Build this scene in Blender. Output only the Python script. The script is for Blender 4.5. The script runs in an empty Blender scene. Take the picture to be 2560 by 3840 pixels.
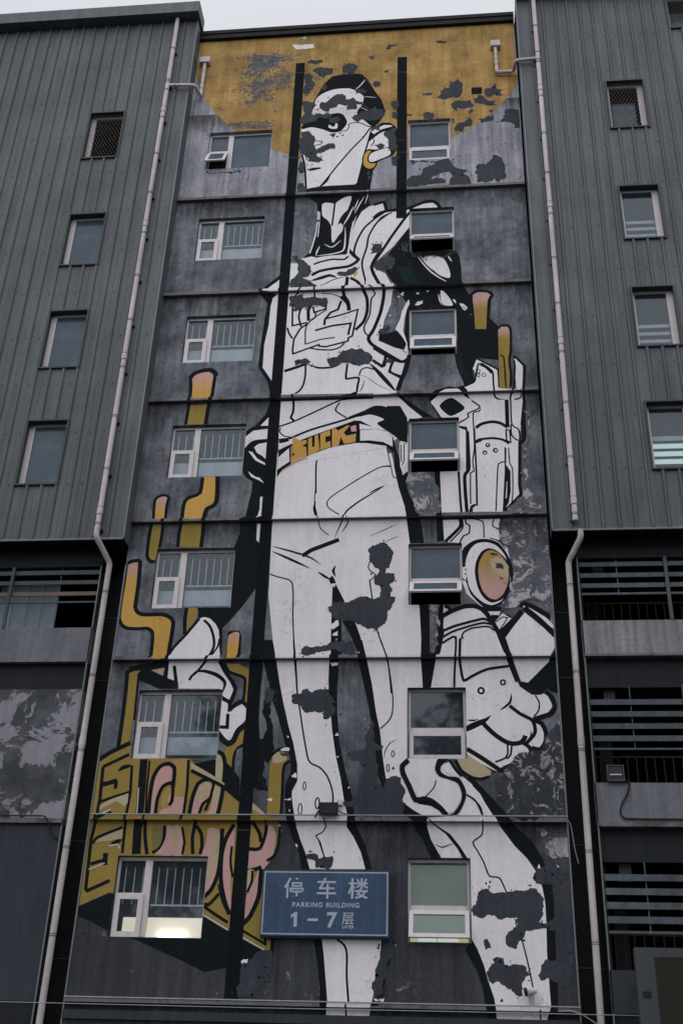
import bpy, bmesh, math, random
from mathutils import Vector, Matrix, noise
from mathutils.geometry import tessellate_polygon
R = math.radians
random.seed(7)
sc = bpy.context.scene
col = sc.collection

# ------------------------------------------------------------------ camera
cam = bpy.data.cameras.new('camera')
cam.sensor_fit = 'VERTICAL'
cam.sensor_height = 36.0
cam.lens = 4306.88 / 3840 * 36.0
cam.clip_start = 0.1
cam.clip_end = 3000
camo = bpy.data.objects.new('camera', cam)
col.objects.link(camo)
_y, _p, _r = 0.11441, 0.5246, 0.03648
fw = Vector((-math.sin(_y) * math.cos(_p), math.cos(_y) * math.cos(_p), math.sin(_p)))
rt = Vector((math.cos(_y), math.sin(_y), 0))
up = rt.cross(fw)
r2 = math.cos(_r) * rt + math.sin(_r) * up
u2 = -math.sin(_r) * rt + math.cos(_r) * up
mw = Matrix((r2, u2, -fw)).transposed().to_4x4()
mw.translation = Vector((7.1616, -23.81237, 1.6))
camo.matrix_world = mw
sc.camera = camo

# ------------------------------------------------------------------ sky, sun, exposure
SUN_EL, SUN_AZ = 38.0, 188.0          # soft light from behind the viewer, high
w = bpy.data.worlds.new('World')
sc.world = w
w.use_nodes = True
nt = w.node_tree
nt.nodes.clear()
out = nt.nodes.new('ShaderNodeOutputWorld')
bg = nt.nodes.new('ShaderNodeBackground')
sky = nt.nodes.new('ShaderNodeTexSky')
sky.sky_type = 'NISHITA'
sky.sun_disc = False
sky.sun_elevation = R(SUN_EL)
sky.sun_rotation = R(SUN_AZ)
tc = nt.nodes.new('ShaderNodeTexCoord')
sep = nt.nodes.new('ShaderNodeSeparateXYZ')
nt.links.new(tc.outputs['Generated'], sep.inputs[0])
ramp = nt.nodes.new('ShaderNodeValToRGB')      # overcast cloud layer: darker at the horizon, brightest overhead
ramp.color_ramp.elements[0].position = 0.0
ramp.color_ramp.elements[0].color = (2.7, 2.8, 3.2, 1)
ramp.color_ramp.elements[1].position = 1.0
ramp.color_ramp.elements[1].color = (7.75, 7.85, 8.35, 1)
nt.links.new(sep.outputs[2], ramp.inputs[0])
cn = nt.nodes.new('ShaderNodeTexNoise')
cn.inputs['Scale'].default_value = 2.2
cn.inputs['Detail'].default_value = 4
nt.links.new(tc.outputs['Generated'], cn.inputs['Vector'])
cr = nt.nodes.new('ShaderNodeMapRange')
cr.inputs[3].default_value = 0.93
cr.inputs[4].default_value = 1.07
nt.links.new(cn.outputs[0], cr.inputs[0])
cm = nt.nodes.new('ShaderNodeVectorMath')
cm.operation = 'SCALE'
nt.links.new(ramp.outputs[0], cm.inputs[0])
nt.links.new(cr.outputs[0], cm.inputs['Scale'])
mx = nt.nodes.new('ShaderNodeMix')
mx.data_type = 'RGBA'
mx.inputs[0].default_value = 0.97
nt.links.new(sky.outputs[0], mx.inputs[6])
nt.links.new(cm.outputs[0], mx.inputs[7])
nt.links.new(mx.outputs[2], bg.inputs[0])
bg.inputs[1].default_value = 0.1
nt.links.new(bg.outputs[0], out.inputs[0])

sun = bpy.data.lights.new('sun', 'SUN')
sun.energy = 1.5
sun.angle = R(95)
sun.color = (1.0, 0.99, 1.0)
suno = bpy.data.objects.new('sun', sun)
col.objects.link(suno)
az = R(SUN_AZ)
sd = Vector((math.sin(az) * math.cos(R(SUN_EL)), math.cos(az) * math.cos(R(SUN_EL)), math.sin(R(SUN_EL))))
suno.rotation_euler = (-sd).to_track_quat('-Z', 'Y').to_euler()
suno.location = (0, -30, 60)
sc.view_settings.view_transform = 'Standard'
sc.view_settings.look = 'None'
sc.view_settings.exposure = 0.14
sc.view_settings.gamma = 1.0
sc.view_settings.use_curve_mapping = False

# ------------------------------------------------------------------ materials
MATS = {}

class NT:
    def __init__(s, name, rough=0.85, spec=0.2, metal=0.0):
        s.m = bpy.data.materials.new(name)
        s.m.use_nodes = True
        s.t = s.m.node_tree
        s.b = s.t.nodes['Principled BSDF']
        s.b.inputs['Roughness'].default_value = rough
        s.b.inputs['Specular IOR Level'].default_value = spec
        s.b.inputs['Metallic'].default_value = metal
        s.tc = s.n('ShaderNodeTexCoord')
        s.P = s.tc.outputs['Object']
        MATS[name] = s.m
    def n(s, ty, **kw):
        nd = s.t.nodes.new(ty)
        for k, v in kw.items():
            setattr(nd, k, v)
        return nd
    def l(s, a, b):
        s.t.links.new(a, b)
    def scaled(s, v):
        m = s.n('ShaderNodeMapping')
        m.inputs['Scale'].default_value = v
        s.l(s.P, m.inputs[0])
        return m.outputs[0]
    def noise(s, scale, detail=5, rough=0.6, vec=None, dist=0.0):
        nd = s.n('ShaderNodeTexNoise')
        nd.inputs['Scale'].default_value = scale
        nd.inputs['Detail'].default_value = detail
        nd.inputs['Roughness'].default_value = rough
        nd.inputs['Distortion'].default_value = dist
        s.l(vec or s.P, nd.inputs['Vector'])
        return nd.outputs[0]
    def rng(s, v, a, b, c=0.0, d=1.0):
        nd = s.n('ShaderNodeMapRange')
        for i, x in enumerate((a, b, c, d)):
            nd.inputs[i + 1].default_value = x
        s.l(v, nd.inputs[0])
        return nd.outputs[0]
    def math(s, op, a, b=None):
        nd = s.n('ShaderNodeMath', operation=op)
        for i, x in enumerate((a, b)):
            if x is None: continue
            if isinstance(x, (int, float)): nd.inputs[i].default_value = x
            else: s.l(x, nd.inputs[i])
        return nd.outputs[0]
    def mix(s, f, a, b, mode='MIX'):
        nd = s.n('ShaderNodeMix', data_type='RGBA', blend_type=mode)
        for i, x in ((0, f), (6, a), (7, b)):
            if isinstance(x, (int, float)): nd.inputs[i].default_value = x
            elif isinstance(x, tuple): nd.inputs[i].default_value = (*x, 1)
            else: s.l(x, nd.inputs[i])
        return nd.outputs[2]
    def xyz(s):
        nd = s.n('ShaderNodeSeparateXYZ')
        s.l(s.P, nd.inputs[0])
        return nd.outputs
    def bump(s, v, strength=0.3, dist=0.02):
        nd = s.n('ShaderNodeBump')
        nd.inputs['Strength'].default_value = strength
        nd.inputs['Distance'].default_value = dist
        s.l(v, nd.inputs['Height'])
        s.l(nd.outputs[0], s.b.inputs['Normal'])
    def color(s, c):
        if isinstance(c, tuple): s.b.inputs['Base Color'].default_value = (*c, 1)
        else: s.l(c, s.b.inputs['Base Color'])
        return s.m

def weather(m, c, amt=0.25, streak=0.35, fine=0.12, floor_grime=True, cracks=True, gmin=0.30):
    """grime, drip streaks and hairline cracks over a colour"""
    big = m.rng(m.noise(0.55, 6, 0.62), 0.3, 0.7, 1 - amt, 1 + amt * 0.4)
    st = m.rng(m.noise(1.0, 5, 0.65, m.scaled((5.5, 1, 0.28))), 0.32, 0.66, 1 - streak, 1.05)
    fi = m.rng(m.noise(9, 6, 0.75), 0.25, 0.75, 1 - fine, 1 + fine)
    gr = m.rng(m.noise(22, 5, 0.8), 0.3, 0.7, 1 - fine * 0.9, 1 + fine * 0.9)
    k = m.math('MULTIPLY', m.math('MULTIPLY', m.math('MULTIPLY', big, st), fi), gr)
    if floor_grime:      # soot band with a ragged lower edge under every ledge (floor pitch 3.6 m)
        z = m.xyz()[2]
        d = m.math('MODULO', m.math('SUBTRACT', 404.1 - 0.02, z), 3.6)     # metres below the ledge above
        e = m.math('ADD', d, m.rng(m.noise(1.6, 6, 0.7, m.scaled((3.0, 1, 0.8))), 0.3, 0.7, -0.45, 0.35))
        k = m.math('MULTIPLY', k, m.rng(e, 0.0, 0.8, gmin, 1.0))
    cc = m.mix(1.0, c, (1, 1, 1), 'MULTIPLY')
    nd = m.n('ShaderNodeVectorMath', operation='SCALE')
    m.l(cc, nd.inputs[0])
    m.l(k, nd.inputs['Scale'])
    r = nd.outputs[0]
    if cracks:
        v = m.n('ShaderNodeTexVoronoi', feature='DISTANCE_TO_EDGE')
        v.inputs['Scale'].default_value = 1.3
        wv = m.n('ShaderNodeVectorMath', operation='ADD')
        nz = m.n('ShaderNodeTexNoise')
        nz.inputs['Scale'].default_value = 3.0
        nz.inputs['Detail'].default_value = 5
        m.l(m.P, nz.inputs['Vector'])
        m.l(m.P, wv.inputs[0])
        m.l(nz.outputs['Color'], wv.inputs[1])
        m.l(wv.outputs[0], v.inputs['Vector'])
        line = m.rng(v.outputs['Distance'], 0.0, 0.010, 0.75, 0.0)
        gate = m.rng(m.noise(0.8, 3), 0.52, 0.6, 0.0, 1.0)
        r = m.mix(m.math('MULTIPLY', line, gate), r, (0.05, 0.05, 0.055))
    return r, fi

# concrete render of the stair tower: pale on the top storey, grey below, darker near the foot, blotched
m = NT('grey_render')
z = m.xyz()[2]
base = m.mix(m.rng(m.noise(0.9, 8, 0.7), 0.38, 0.64), (0.095, 0.110, 0.135), (0.30, 0.315, 0.355))
top = m.mix(m.rng(m.noise(1.2, 6, 0.62, m.scaled((4, 1, .5))), 0.35, 0.65), (0.34, 0.355, 0.42), (0.54, 0.53, 0.58))
speck = m.rng(m.noise(6, 8, 0.8), 0.60, 0.66, 0.0, 0.55)
top = m.mix(m.math('MULTIPLY', speck, m.rng(m.xyz()[0], 1.5, 3.5, 1.0, 0.0)), top, (0.07, 0.075, 0.09))
c = m.mix(m.rng(z, 26.08, 26.12), base, top)
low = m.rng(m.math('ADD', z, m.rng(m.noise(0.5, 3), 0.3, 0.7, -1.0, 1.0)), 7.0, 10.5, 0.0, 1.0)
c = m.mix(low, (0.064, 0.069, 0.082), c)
wf = m.math('MULTIPLY', m.rng(m.noise(3.2, 10, 0.78, None, 0.8), 0.60, 0.63), m.rng(m.noise(0.6, 4), 0.45, 0.6, 0.0, 0.55))
c = m.mix(wf, c, (0.44, 0.43, 0.46))
dk = m.math('MULTIPLY', m.rng(m.noise(2.3, 9, 0.75, None, 0.5), 0.585, 0.62), 0.55)
c = m.mix(dk, c, (0.075, 0.082, 0.10))
c, f = weather(m, c, 0.38, 0.45, 0.25)
m.bump(m.noise(14, 6, 0.7), 0.35, 0.01)
m.color(c)

# spray paint: colour comes from the painted shape, wear from noise
m = NT('spray_paint', 0.9, 0.08)
at = m.n('ShaderNodeAttribute', attribute_name='paint')
chip = m.noise(5.0, 9, 0.78)
reg = m.rng(m.noise(0.45, 4, 0.6), 0.50, 0.66, 0.0, 0.07)
px = m.xyz()
reg2 = m.math('MULTIPLY', m.math('MULTIPLY', m.rng(px[0], 0.5, 3.0), m.rng(px[2], 17.0, 10.0)), 0.035)
thr = m.math('SUBTRACT', m.math('ADD', chip, m.math('ADD', reg, reg2)), 0.728)
c, f = weather(m, at.outputs['Color'], 0.10, 0.045, 0.07, True, True, 0.84)
c = m.mix(m.rng(thr, 0.0, 0.01), c, (0.08, 0.085, 0.1))
m.bump(m.noise(14, 6, 0.7), 0.3, 0.01)
m.color(c)

# ochre disc: flaked in bands on the left half
m = NT('flaked_ochre', 0.8, 0.2)
x, y, z = m.xyz()
c = m.mix(m.rng(m.noise(1.3, 5), 0.35, 0.65), (0.36, 0.225, 0.070), (0.60, 0.375, 0.13))
c, f = weather(m, c, 0.3, 0.3, 0.2, False)
left = m.rng(x, 1.9, 3.6, 1.0, 0.0)
band1 = m.math('MULTIPLY', m.rng(z, 29.2, 30.9), m.rng(z, 32.2, 32.6, 1.0, 0.0))
band2 = m.math('MULTIPLY', m.rng(z, 28.9, 29.0), m.rng(z, 29.25, 29.4, 1.0, 0.0))
reg = m.math('MULTIPLY', left, m.math('MAXIMUM', band1, m.math('MULTIPLY', band2, 0.9)))
xf = m.rng(x, -0.4, 1.2, 0.2, 1.0)
reg = m.math('MULTIPLY', reg, xf)
reg = m.math('ADD', reg, m.math('MULTIPLY', m.rng(m.noise(0.7, 3), 0.5, 0.7), 0.35))
fl = m.noise(1.1, 8, 0.70, m.scaled((1.0, 1, 1.8)))
fl2 = m.noise(8.5, 9, 0.82, m.scaled((1, 1, 1.3)), 0.8)
v = m.math('ADD', m.math('MULTIPLY', fl, 0.38), m.math('MULTIPLY', fl2, 0.62))
mask = m.rng(m.math('SUBTRACT', m.math('ADD', v, m.math('MULTIPLY', reg, 0.118)), 0.606), 0.0, 0.006)
c = m.mix(mask, c, m.mix(m.rng(m.noise(5, 6, .75), .4, .6), (0.062, 0.070, 0.088), (0.13, 0.14, 0.165)))
rust = m.math('MULTIPLY', m.rng(m.noise(3, 4, 0.6, m.scaled((6, 1, .25))), 0.60, 0.72), m.rng(z, 31.9, 33.1, 0.0, 0.8))
c = m.mix(rust, c, (0.16, 0.05, 0.02))
seam = m.math('MAXIMUM', m.rng(m.math('ABSOLUTE', m.math('SUBTRACT', z, 32.42)), 0.0, 0.02, 0.7, 0.0), m.rng(m.math('ABSOLUTE', m.math('SUBTRACT', z, 31.25)), 0.0, 0.015, 0.5, 0.0))
c = m.mix(m.math('MULTIPLY', seam, m.rng(m.noise(2.0, 4), .4, .6)), c, (0.09, 0.07, 0.04))
vg = m.rng(z, 32.5, 33.1, 0.0, 0.35)
c = m.mix(m.math('MULTIPLY', vg, m.rng(m.noise(1.0, 5, 0.7, m.scaled((2, 1, .6))), .4, .6)), c, (0.22, 0.19, 0.08))
m.bump(m.math('SUBTRACT', m.noise(14, 6, 0.7), mask), 0.5, 0.012)
m.color(c)

def flaky(name, dark, light, lo, hi, sc1=2.2):
    m = NT(name)
    a = m.noise(sc1, 10, 0.74, None, 1.1)
    b = m.noise(0.8, 6, 0.6)
    v = m.math('ADD', m.math('MULTIPLY', a, 0.75), m.math('MULTIPLY', b, 0.25))
    f = m.rng(v, lo, lo + 0.008)
    g = m.math('MULTIPLY', f, m.rng(v, hi, hi + 0.008, 1.0, 0.25))
    d = m.mix(m.rng(m.noise(3, 7, 0.7), .35, .65), dark, tuple(k * 1.7 for k in dark))
    c = m.mix(g, d, light)
    c, _ = weather(m, c, 0.2, 0.2, 0.15, True, False)
    m.bump(f, 0.5, 0.015)
    m.color(c)
flaky('flaked_dark', (0.036, 0.041, 0.050), (0.46, 0.42, 0.41), 0.535, 0.575, 3.4)
flaky('flaked_grey', (0.10, 0.105, 0.125), (0.50, 0.475, 0.49), 0.525, 0.64, 2.9)

m = NT('peeling_plaster')
a = m.noise(0.85, 9, 0.66, None, 0.6)
f = m.rng(a, 0.485, 0.492)
c = m.mix(f, m.mix(m.rng(m.noise(1.5, 4), .4, .6), (0.060, 0.066, 0.078), (0.11, 0.118, 0.135)), (0.30, 0.30, 0.335))
c, _ = weather(m, c, 0.2, 0.2, 0.14, False, False)
m.bump(f, 0.5, 0.01)
m.color(c)

def plain(name, c, rough=0.8, spec=0.2, metal=0.0, amt=0.15, streak=0.15, fine=0.08, grime=False, cracks=False, bs=0.15):
    m = NT(name, rough, spec, metal)
    cc, f = weather(m, c, amt, streak, fine, grime, cracks)
    if bs: m.bump(f, bs, 0.01)
    m.color(cc)
    return m.m
plain('peeled_render', (0.052, 0.060, 0.075), amt=0.28, streak=0.25, fine=0.22, bs=.4)
plain('cladding_metal', (0.122, 0.141, 0.155), 0.6, 0.3, 0.0, 0.26, 0.32, 0.10, bs=0)
plain('flashing_metal', (0.17, 0.195, 0.205), 0.5, 0.4, 0.0, 0.2, 0.1, 0.06, bs=0)
plain('trim_metal', (0.055, 0.063, 0.068), 0.6, 0.3, 0.0, 0.2, 0.1, 0.06, bs=0)
plain('black_metal', (0.016, 0.016, 0.017), 0.7, 0.2)
plain('pipe_plastic', (0.68, 0.62, 0.615), 0.6, 0.25, 0.0, 0.22, 0.30, 0.14, bs=0)
plain('pipe_ring', (0.10, 0.09, 0.09), 0.7, 0.2, bs=0)
plain('white_frame', (0.68, 0.64, 0.65), 0.5, 0.3, 0.0, 0.12, 0.10, 0.06, bs=0)
plain('dark_seal', (0.02, 0.02, 0.022), 0.6, 0.2, bs=0)
plain('parapet_plaster', (0.205, 0.212, 0.242), amt=0.3, streak=0.28, fine=0.14, cracks=True)
plain('stained_plaster', (0.34, 0.33, 0.345), amt=0.34, streak=0.5, fine=0.18, cracks=True)
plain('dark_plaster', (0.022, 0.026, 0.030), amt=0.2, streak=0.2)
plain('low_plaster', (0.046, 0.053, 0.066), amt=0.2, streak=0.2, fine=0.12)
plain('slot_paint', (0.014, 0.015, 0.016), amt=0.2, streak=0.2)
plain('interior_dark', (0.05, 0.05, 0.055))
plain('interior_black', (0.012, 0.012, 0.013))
plain('slat_metal', (0.105, 0.128, 0.148), 0.6, 0.25, 0.0, 0.5, 0.3, 0.25, bs=0)
plain('rusty_slat', (0.20, 0.155, 0.13), 0.7, 0.2, 0.0, 0.3, 0.1, 0.1, bs=0)
plain('rust', (0.06, 0.042, 0.028), 0.8, 0.2)
plain('inner_sheet', (0.30, 0.36, 0.42), 0.6, 0.3, bs=0)
plain('bar_metal', (0.75, 0.78, 0.80), 0.5, 0.3, bs=0)
plain('blind_cloth', (0.62, 0.64, 0.66), amt=0.15, streak=0.1, bs=0)
plain('sign_blue', (0.050, 0.098, 0.180), 0.45, 0.3, 0.0, 0.3, 0.25, 0.15, bs=0)
plain('sign_white', (0.44, 0.49, 0.58), 0.5, 0.3, 0.0, 0.1, 0.05, 0.05, bs=0)
plain('sign_back', (0.06, 0.075, 0.095), 0.5, 0.3, bs=0)
plain('lamp_body', (0.02, 0.023, 0.025), 0.5, 0.4, bs=0)
plain('lamp_glass', (0.05, 0.055, 0.055), 0.2, 0.5, bs=0)
plain('cabinet_grey', (0.060, 0.070, 0.082), 0.6, 0.3, bs=0)
plain('brown_board', (0.028, 0.025, 0.018), 0.7, 0.2, bs=0)
plain('cable_black', (0.015, 0.015, 0.016), 0.6, 0.3, bs=0)
plain('cable_pale', (0.30, 0.29, 0.27), 0.6, 0.3, bs=0)
plain('wire_steel', (0.35, 0.38, 0.40), 0.35, 0.5, 0.3, bs=0)
plain('screw_dark', (0.02, 0.022, 0.025), 0.6, 0.3, bs=0)
plain('mesh_wire', (0.26, 0.24, 0.21), 0.6, 0.3, bs=0)
plain('asphalt', (0.05, 0.05, 0.052), 0.9, 0.2, cracks=True)
plain('paving', (0.16, 0.155, 0.15), 0.9, 0.2)

# ledge steel, rusting
m = NT('rusty_ledge', 0.7, 0.3)
r = m.rng(m.noise(2.2, 7, 0.72), 0.52, 0.62)
c = m.mix(m.math('MULTIPLY', r, 0.8), (0.165, 0.165, 0.18), (0.08, 0.05, 0.035))
c, _ = weather(m, c, 0.2, 0.1, 0.2, False, False)
m.color(c)

def glass(name, tint, haze, fac, hz=0.22, rough=0.04):
    m = NT(name)
    t = m.t
    t.nodes.remove(m.b)
    o = t.nodes['Material Output']
    tr = m.n('ShaderNodeBsdfTransparent')
    tr.inputs[0].default_value = (*tint, 1)
    gl = m.n('ShaderNodeBsdfGlossy')
    gl.inputs['Roughness'].default_value = rough
    gl.inputs['Color'].default_value = (0.86, 0.93, 1.0, 1)
    ge = m.n('ShaderNodeNewGeometry')
    dt = m.n('ShaderNodeVectorMath', operation='DOT_PRODUCT')
    m.l(ge.outputs['Normal'], dt.inputs[0]); m.l(ge.outputs['Incoming'], dt.inputs[1])
    inv = m.math('SUBTRACT', 1.0, m.math('ABSOLUTE', dt.outputs['Value']))
    f = m.math('ADD', m.math('MULTIPLY', m.math('POWER', inv, 5.0), 0.95), 0.045 + fac)
    a = m.n('ShaderNodeMixShader')
    m.l(f, a.inputs[0]); m.l(tr.outputs[0], a.inputs[1]); m.l(gl.outputs[0], a.inputs[2])
    df = m.n('ShaderNodeBsdfDiffuse')
    nz = m.rng(m.noise(2.0, 5, 0.6), 0.3, 0.7, 0.75, 1.2)
    sc_ = m.n('ShaderNodeVectorMath', operation='SCALE')
    sc_.inputs[0].default_value = haze
    m.l(nz, sc_.inputs['Scale'])
    m.l(sc_.outputs[0], df.inputs[0])
    b = m.n('ShaderNodeMixShader')
    b.inputs[0].default_value = hz
    m.l(a.outputs[0], b.inputs[1]); m.l(df.outputs[0], b.inputs[2])
    m.l(b.outputs[0], o.inputs[0])
glass('window_glass', (0.90, 0.93, 0.95), (0.16, 0.21, 0.25), -0.01, 0.10)
glass('frosted_glass', (0.5, 0.56, 0.62), (0.13, 0.18, 0.225), 0.0, 0.5, 0.12)
glass('green_glass', (0.62, 0.66, 0.64), (0.15, 0.19, 0.175), 0.0, 0.35, 0.1)

def emit(name, c, s):
    m = NT(name)
    m.b.inputs['Base Color'].default_value = (*[k * 0.6 for k in c], 1)
    m.b.inputs['Emission Color'].default_value = (*c, 1)
    m.b.inputs['Emission Strength'].default_value = s
emit('lamp_tube', (1.0, 0.95, 0.82), 5.0)
emit('lit_blind', (1.0, 0.87, 0.68), 0.75)
emit('lit_green', (0.76, 0.82, 0.77), 0.55)
emit('lit_slat', (0.75, 0.95, 0.88), 0.5)
emit('lit_yellow', (0.95, 0.85, 0.45), 0.3)

# ------------------------------------------------------------------ mesh helpers
class MB:
    def __init__(s):
        s.v = []; s.f = []; s.c = []
    def poly(s, pts):
        n = len(s.v)
        s.v += [tuple(p) for p in pts]
        s.f.append(tuple(range(n, n + len(pts))))
    def box(s, x0, x1, y0, y1, z0, z1):
        n = len(s.v)
        s.v += [(x, y, z) for x in (x0, x1) for y in (y0, y1) for z in (z0, z1)]
        for q in ((0, 1, 3, 2), (4, 6, 7, 5), (0, 4, 5, 1), (2, 3, 7, 6), (0, 2, 6, 4), (1, 5, 7, 3)):
            s.f.append(tuple(n + i for i in q))
        return s
    def tube(s, path, r, seg=12, cap=True):
        path = [Vector(p) for p in path]
        n0 = len(s.v)
        prev = None
        for i, p in enumerate(path):
            d = (path[min(i + 1, len(path) - 1)] - path[max(i - 1, 0)]).normalized()
            a = prev if prev is not None else (Vector((1, 0, 0)) if abs(d.x) < 0.9 else Vector((0, 1, 0)))
            a = (a - d * a.dot(d)).normalized()
            prev = a
            b = d.cross(a)
            rr = r[i] if isinstance(r, (list, tuple)) else r
            for k in range(seg):
                t = 2 * math.pi * k / seg
                s.v.append(tuple(p + (a * math.cos(t) + b * math.sin(t)) * rr))
        for i in range(len(path) - 1):
            for k in range(seg):
                a0 = n0 + i * seg + k
                a1 = n0 + i * seg + (k + 1) % seg
                s.f.append((a0, a1, a1 + seg, a0 + seg))
        if cap:
            for o_ in (0, (len(path) - 1) * seg):
                s.poly([s.v[n0 + o_ + k] for k in range(seg)])
        return s
    def build(s, name, mat, parent=None, smooth=False, mats=None):
        me = bpy.data.meshes.new(name)
        me.from_pydata(s.v, [], s.f)
        me.validate()
        bm = bmesh.new(); bm.from_mesh(me)
        bmesh.ops.recalc_face_normals(bm, faces=bm.faces)
        bm.to_mesh(me); bm.free()
        if smooth:
            for p in me.polygons: p.use_smooth = True
        o = bpy.data.objects.new(name, me)
        me.materials.append(MATS[mat])
        col.objects.link(o)
        if parent: o.parent = parent
        return o

def box(name, mat, parent, *a, loc=None):
    return MB().box(*a).build(name, mat, parent)

def thing(name, label, cat, loc=(0, 0, 0), group=None):
    o = bpy.data.objects.new(name, None)
    col.objects.link(o)
    o.location = loc
    o['label'] = label; o['category'] = cat
    if group: o['group'] = group
    return o

def instance(o, parent, loc):
    c = o.copy(); col.objects.link(c); c.parent = parent; c.location = loc
    return c

def wall_holes(mb, x0, x1, z0, z1, holes, y=0.0, depth=0.2):
    """front face with rectangular openings and their reveals"""
    xs = sorted({x0, x1, *[h[0] for h in holes if x0 < h[0] < x1], *[h[1] for h in holes if x0 < h[1] < x1]})
    zs = sorted({z0, z1, *[h[2] for h in holes if z0 < h[2] < z1], *[h[3] for h in holes if z0 < h[3] < z1]})
    for a, b in zip(xs, xs[1:]):
        for c, d in zip(zs, zs[1:]):
            mx_, mz_ = (a + b) / 2, (c + d) / 2
            if any(h[0] < mx_ < h[1] and h[2] < mz_ < h[3] for h in holes): continue
            mb.poly([(a, y, c), (b, y, c), (b, y, d), (a, y, d)])
    for h in holes:
        a, b = max(h[0], x0), min(h[1], x1)
        if a >= b: continue
        for q in ([(a, y, h[2]), (a, y + depth, h[2]), (a, y + depth, h[3]), (a, y, h[3])],
                  [(b, y, h[2]), (b, y, h[3]), (b, y + depth, h[3]), (b, y + depth, h[2])],
                  [(a, y, h[3]), (a, y + depth, h[3]), (b, y + depth, h[3]), (b, y, h[3])],
                  [(a, y, h[2]), (b, y, h[2]), (b, y + depth, h[2]), (a, y + depth, h[2])]):
            mb.poly(q)

# ------------------------------------------------------------------ ground
g = MB().box(-1500, 1500, -1500, 1500, -0.5, 0.0).build('ground', 'asphalt'); g['kind'] = 'structure'
g = MB().box(-14, 22, -3.2, -0.02, 0.004, 0.13).build('pavement', 'paving'); g['kind'] = 'structure'

# ------------------------------------------------------------------ the painted stair tower
XL, XR, ZT = -0.72, 9.30, 33.10
tower = thing('stair_tower', 'narrow rendered concrete stair tower covered by a seven storey painted figure mural', 'building', (4.3, 0, 0))
TOFF = Vector((-4.3, 0, 0))
def put(o):          # parts of the tower are built in world metres
    o.location = TOFF
    return o
LTOPS = [28.87, 25.33, 21.73, 18.14, 14.55, 10.94, 7.27]
LBOT = [27.32, 23.74, 20.15, 16.57, 12.97, 9.36, 5.65]
RTOPS = [28.95, 25.35, 21.75, 18.14, 14.56, 10.96, 7.27]
RBOT = [27.28, 23.73, 20.15, 16.55, 12.97, 9.35, 5.64]
holesL = [(0.0, 1.91, b, t) for b, t in zip(LBOT, LTOPS)]
holesR = [(6.04, 7.29, b, t) for b, t in zip(RBOT, RTOPS)]
holesR[0] = (5.99, 7.24, RBOT[0], RTOPS[0])
HOLES = holesL + holesR
mb = MB()
wall_holes(mb, XL, XR, 0.13, ZT, HOLES, 0.0, 0.22)
mb.poly([(XL, 0, 0), (XL, 0.7, 0), (XL, 0.7, ZT), (XL, 0, ZT)])
mb.poly([(XR, 0, 0), (XR, 0.7, 0), (XR, 0.7, ZT), (XR, 0, ZT)])
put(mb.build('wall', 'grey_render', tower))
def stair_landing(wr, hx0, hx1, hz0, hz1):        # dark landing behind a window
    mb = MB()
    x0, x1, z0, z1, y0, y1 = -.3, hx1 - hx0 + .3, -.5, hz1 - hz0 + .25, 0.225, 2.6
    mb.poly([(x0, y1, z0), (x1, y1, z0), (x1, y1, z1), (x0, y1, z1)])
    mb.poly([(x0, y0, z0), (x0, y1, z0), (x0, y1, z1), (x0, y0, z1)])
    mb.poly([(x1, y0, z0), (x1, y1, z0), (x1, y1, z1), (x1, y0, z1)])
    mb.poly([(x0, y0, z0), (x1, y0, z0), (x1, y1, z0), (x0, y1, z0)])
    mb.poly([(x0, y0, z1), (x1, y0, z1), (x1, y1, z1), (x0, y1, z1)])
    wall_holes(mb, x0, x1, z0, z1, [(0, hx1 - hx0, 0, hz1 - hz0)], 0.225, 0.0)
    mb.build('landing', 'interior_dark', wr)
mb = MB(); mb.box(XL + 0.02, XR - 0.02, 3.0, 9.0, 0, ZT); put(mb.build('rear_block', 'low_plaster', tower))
mb = MB(); mb.box(XL + 0.01, XR - 0.01, 0.02, 8.99, ZT - 0.2, ZT + 0.12); put(mb.build('roof', 'dark_plaster', tower))
mb = MB(); mb.box(XL + 0.01, XR - 0.01, -0.12, 0.4, ZT + 0.001, 33.42)
mb.box(XL + 0.01, XR - 0.01, -0.15, -0.121, 33.30, 33.45); put(mb.build('coping', 'black_metal', tower))
LEDGES = [(26.10, .09), (22.52, .10), (18.95, .10), (15.34, .085), (11.73, .085), (8.12, .12), (4.52, .10)]
LD = 0.10
for zt, hh in LEDGES:
    mb = MB()
    n = 14
    for i in range(n):           # slightly uneven cast lip, one closed strip
        pass
    mb.box(XL + 0.02, XR - 0.02, -LD, -0.0005, zt - hh, zt)
    put(mb.build('ledge', 'rusty_ledge', tower))
put(box('angle_strip', 'wire_steel', tower, XL + 0.02, XR, -0.115, -0.101, 8.105, 8.125))
put(box('angle_strip', 'wire_steel', tower, XL + 0.02, XR, -0.115, -0.101, 4.50, 4.52))
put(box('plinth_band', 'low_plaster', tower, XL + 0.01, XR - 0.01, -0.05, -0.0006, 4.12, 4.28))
for x in (XL, XR):
    put(box('corner_bead', 'flashing_metal', tower, x - 0.012 if x < 0 else x - 0.02, x + 0.02 if x < 0 else x + 0.012, -0.018, -0.0007, 0.2, 14.1))

# ---- windows of the tower
def frame_bars(mb, x0, x1, z0, z1, wd, y0, y1):
    mb.box(x0, x0 + wd, y0, y1, z0, z1)
    mb.box(x1 - wd, x1, y0, y1, z0, z1)
    mb.box(x0 + wd, x1 - wd, y0 + .001, y1 - .001, z0, z0 + wd)
    mb.box(x0 + wd, x1 - wd, y0 + .001, y1 - .001, z1 - wd, z1)

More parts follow.
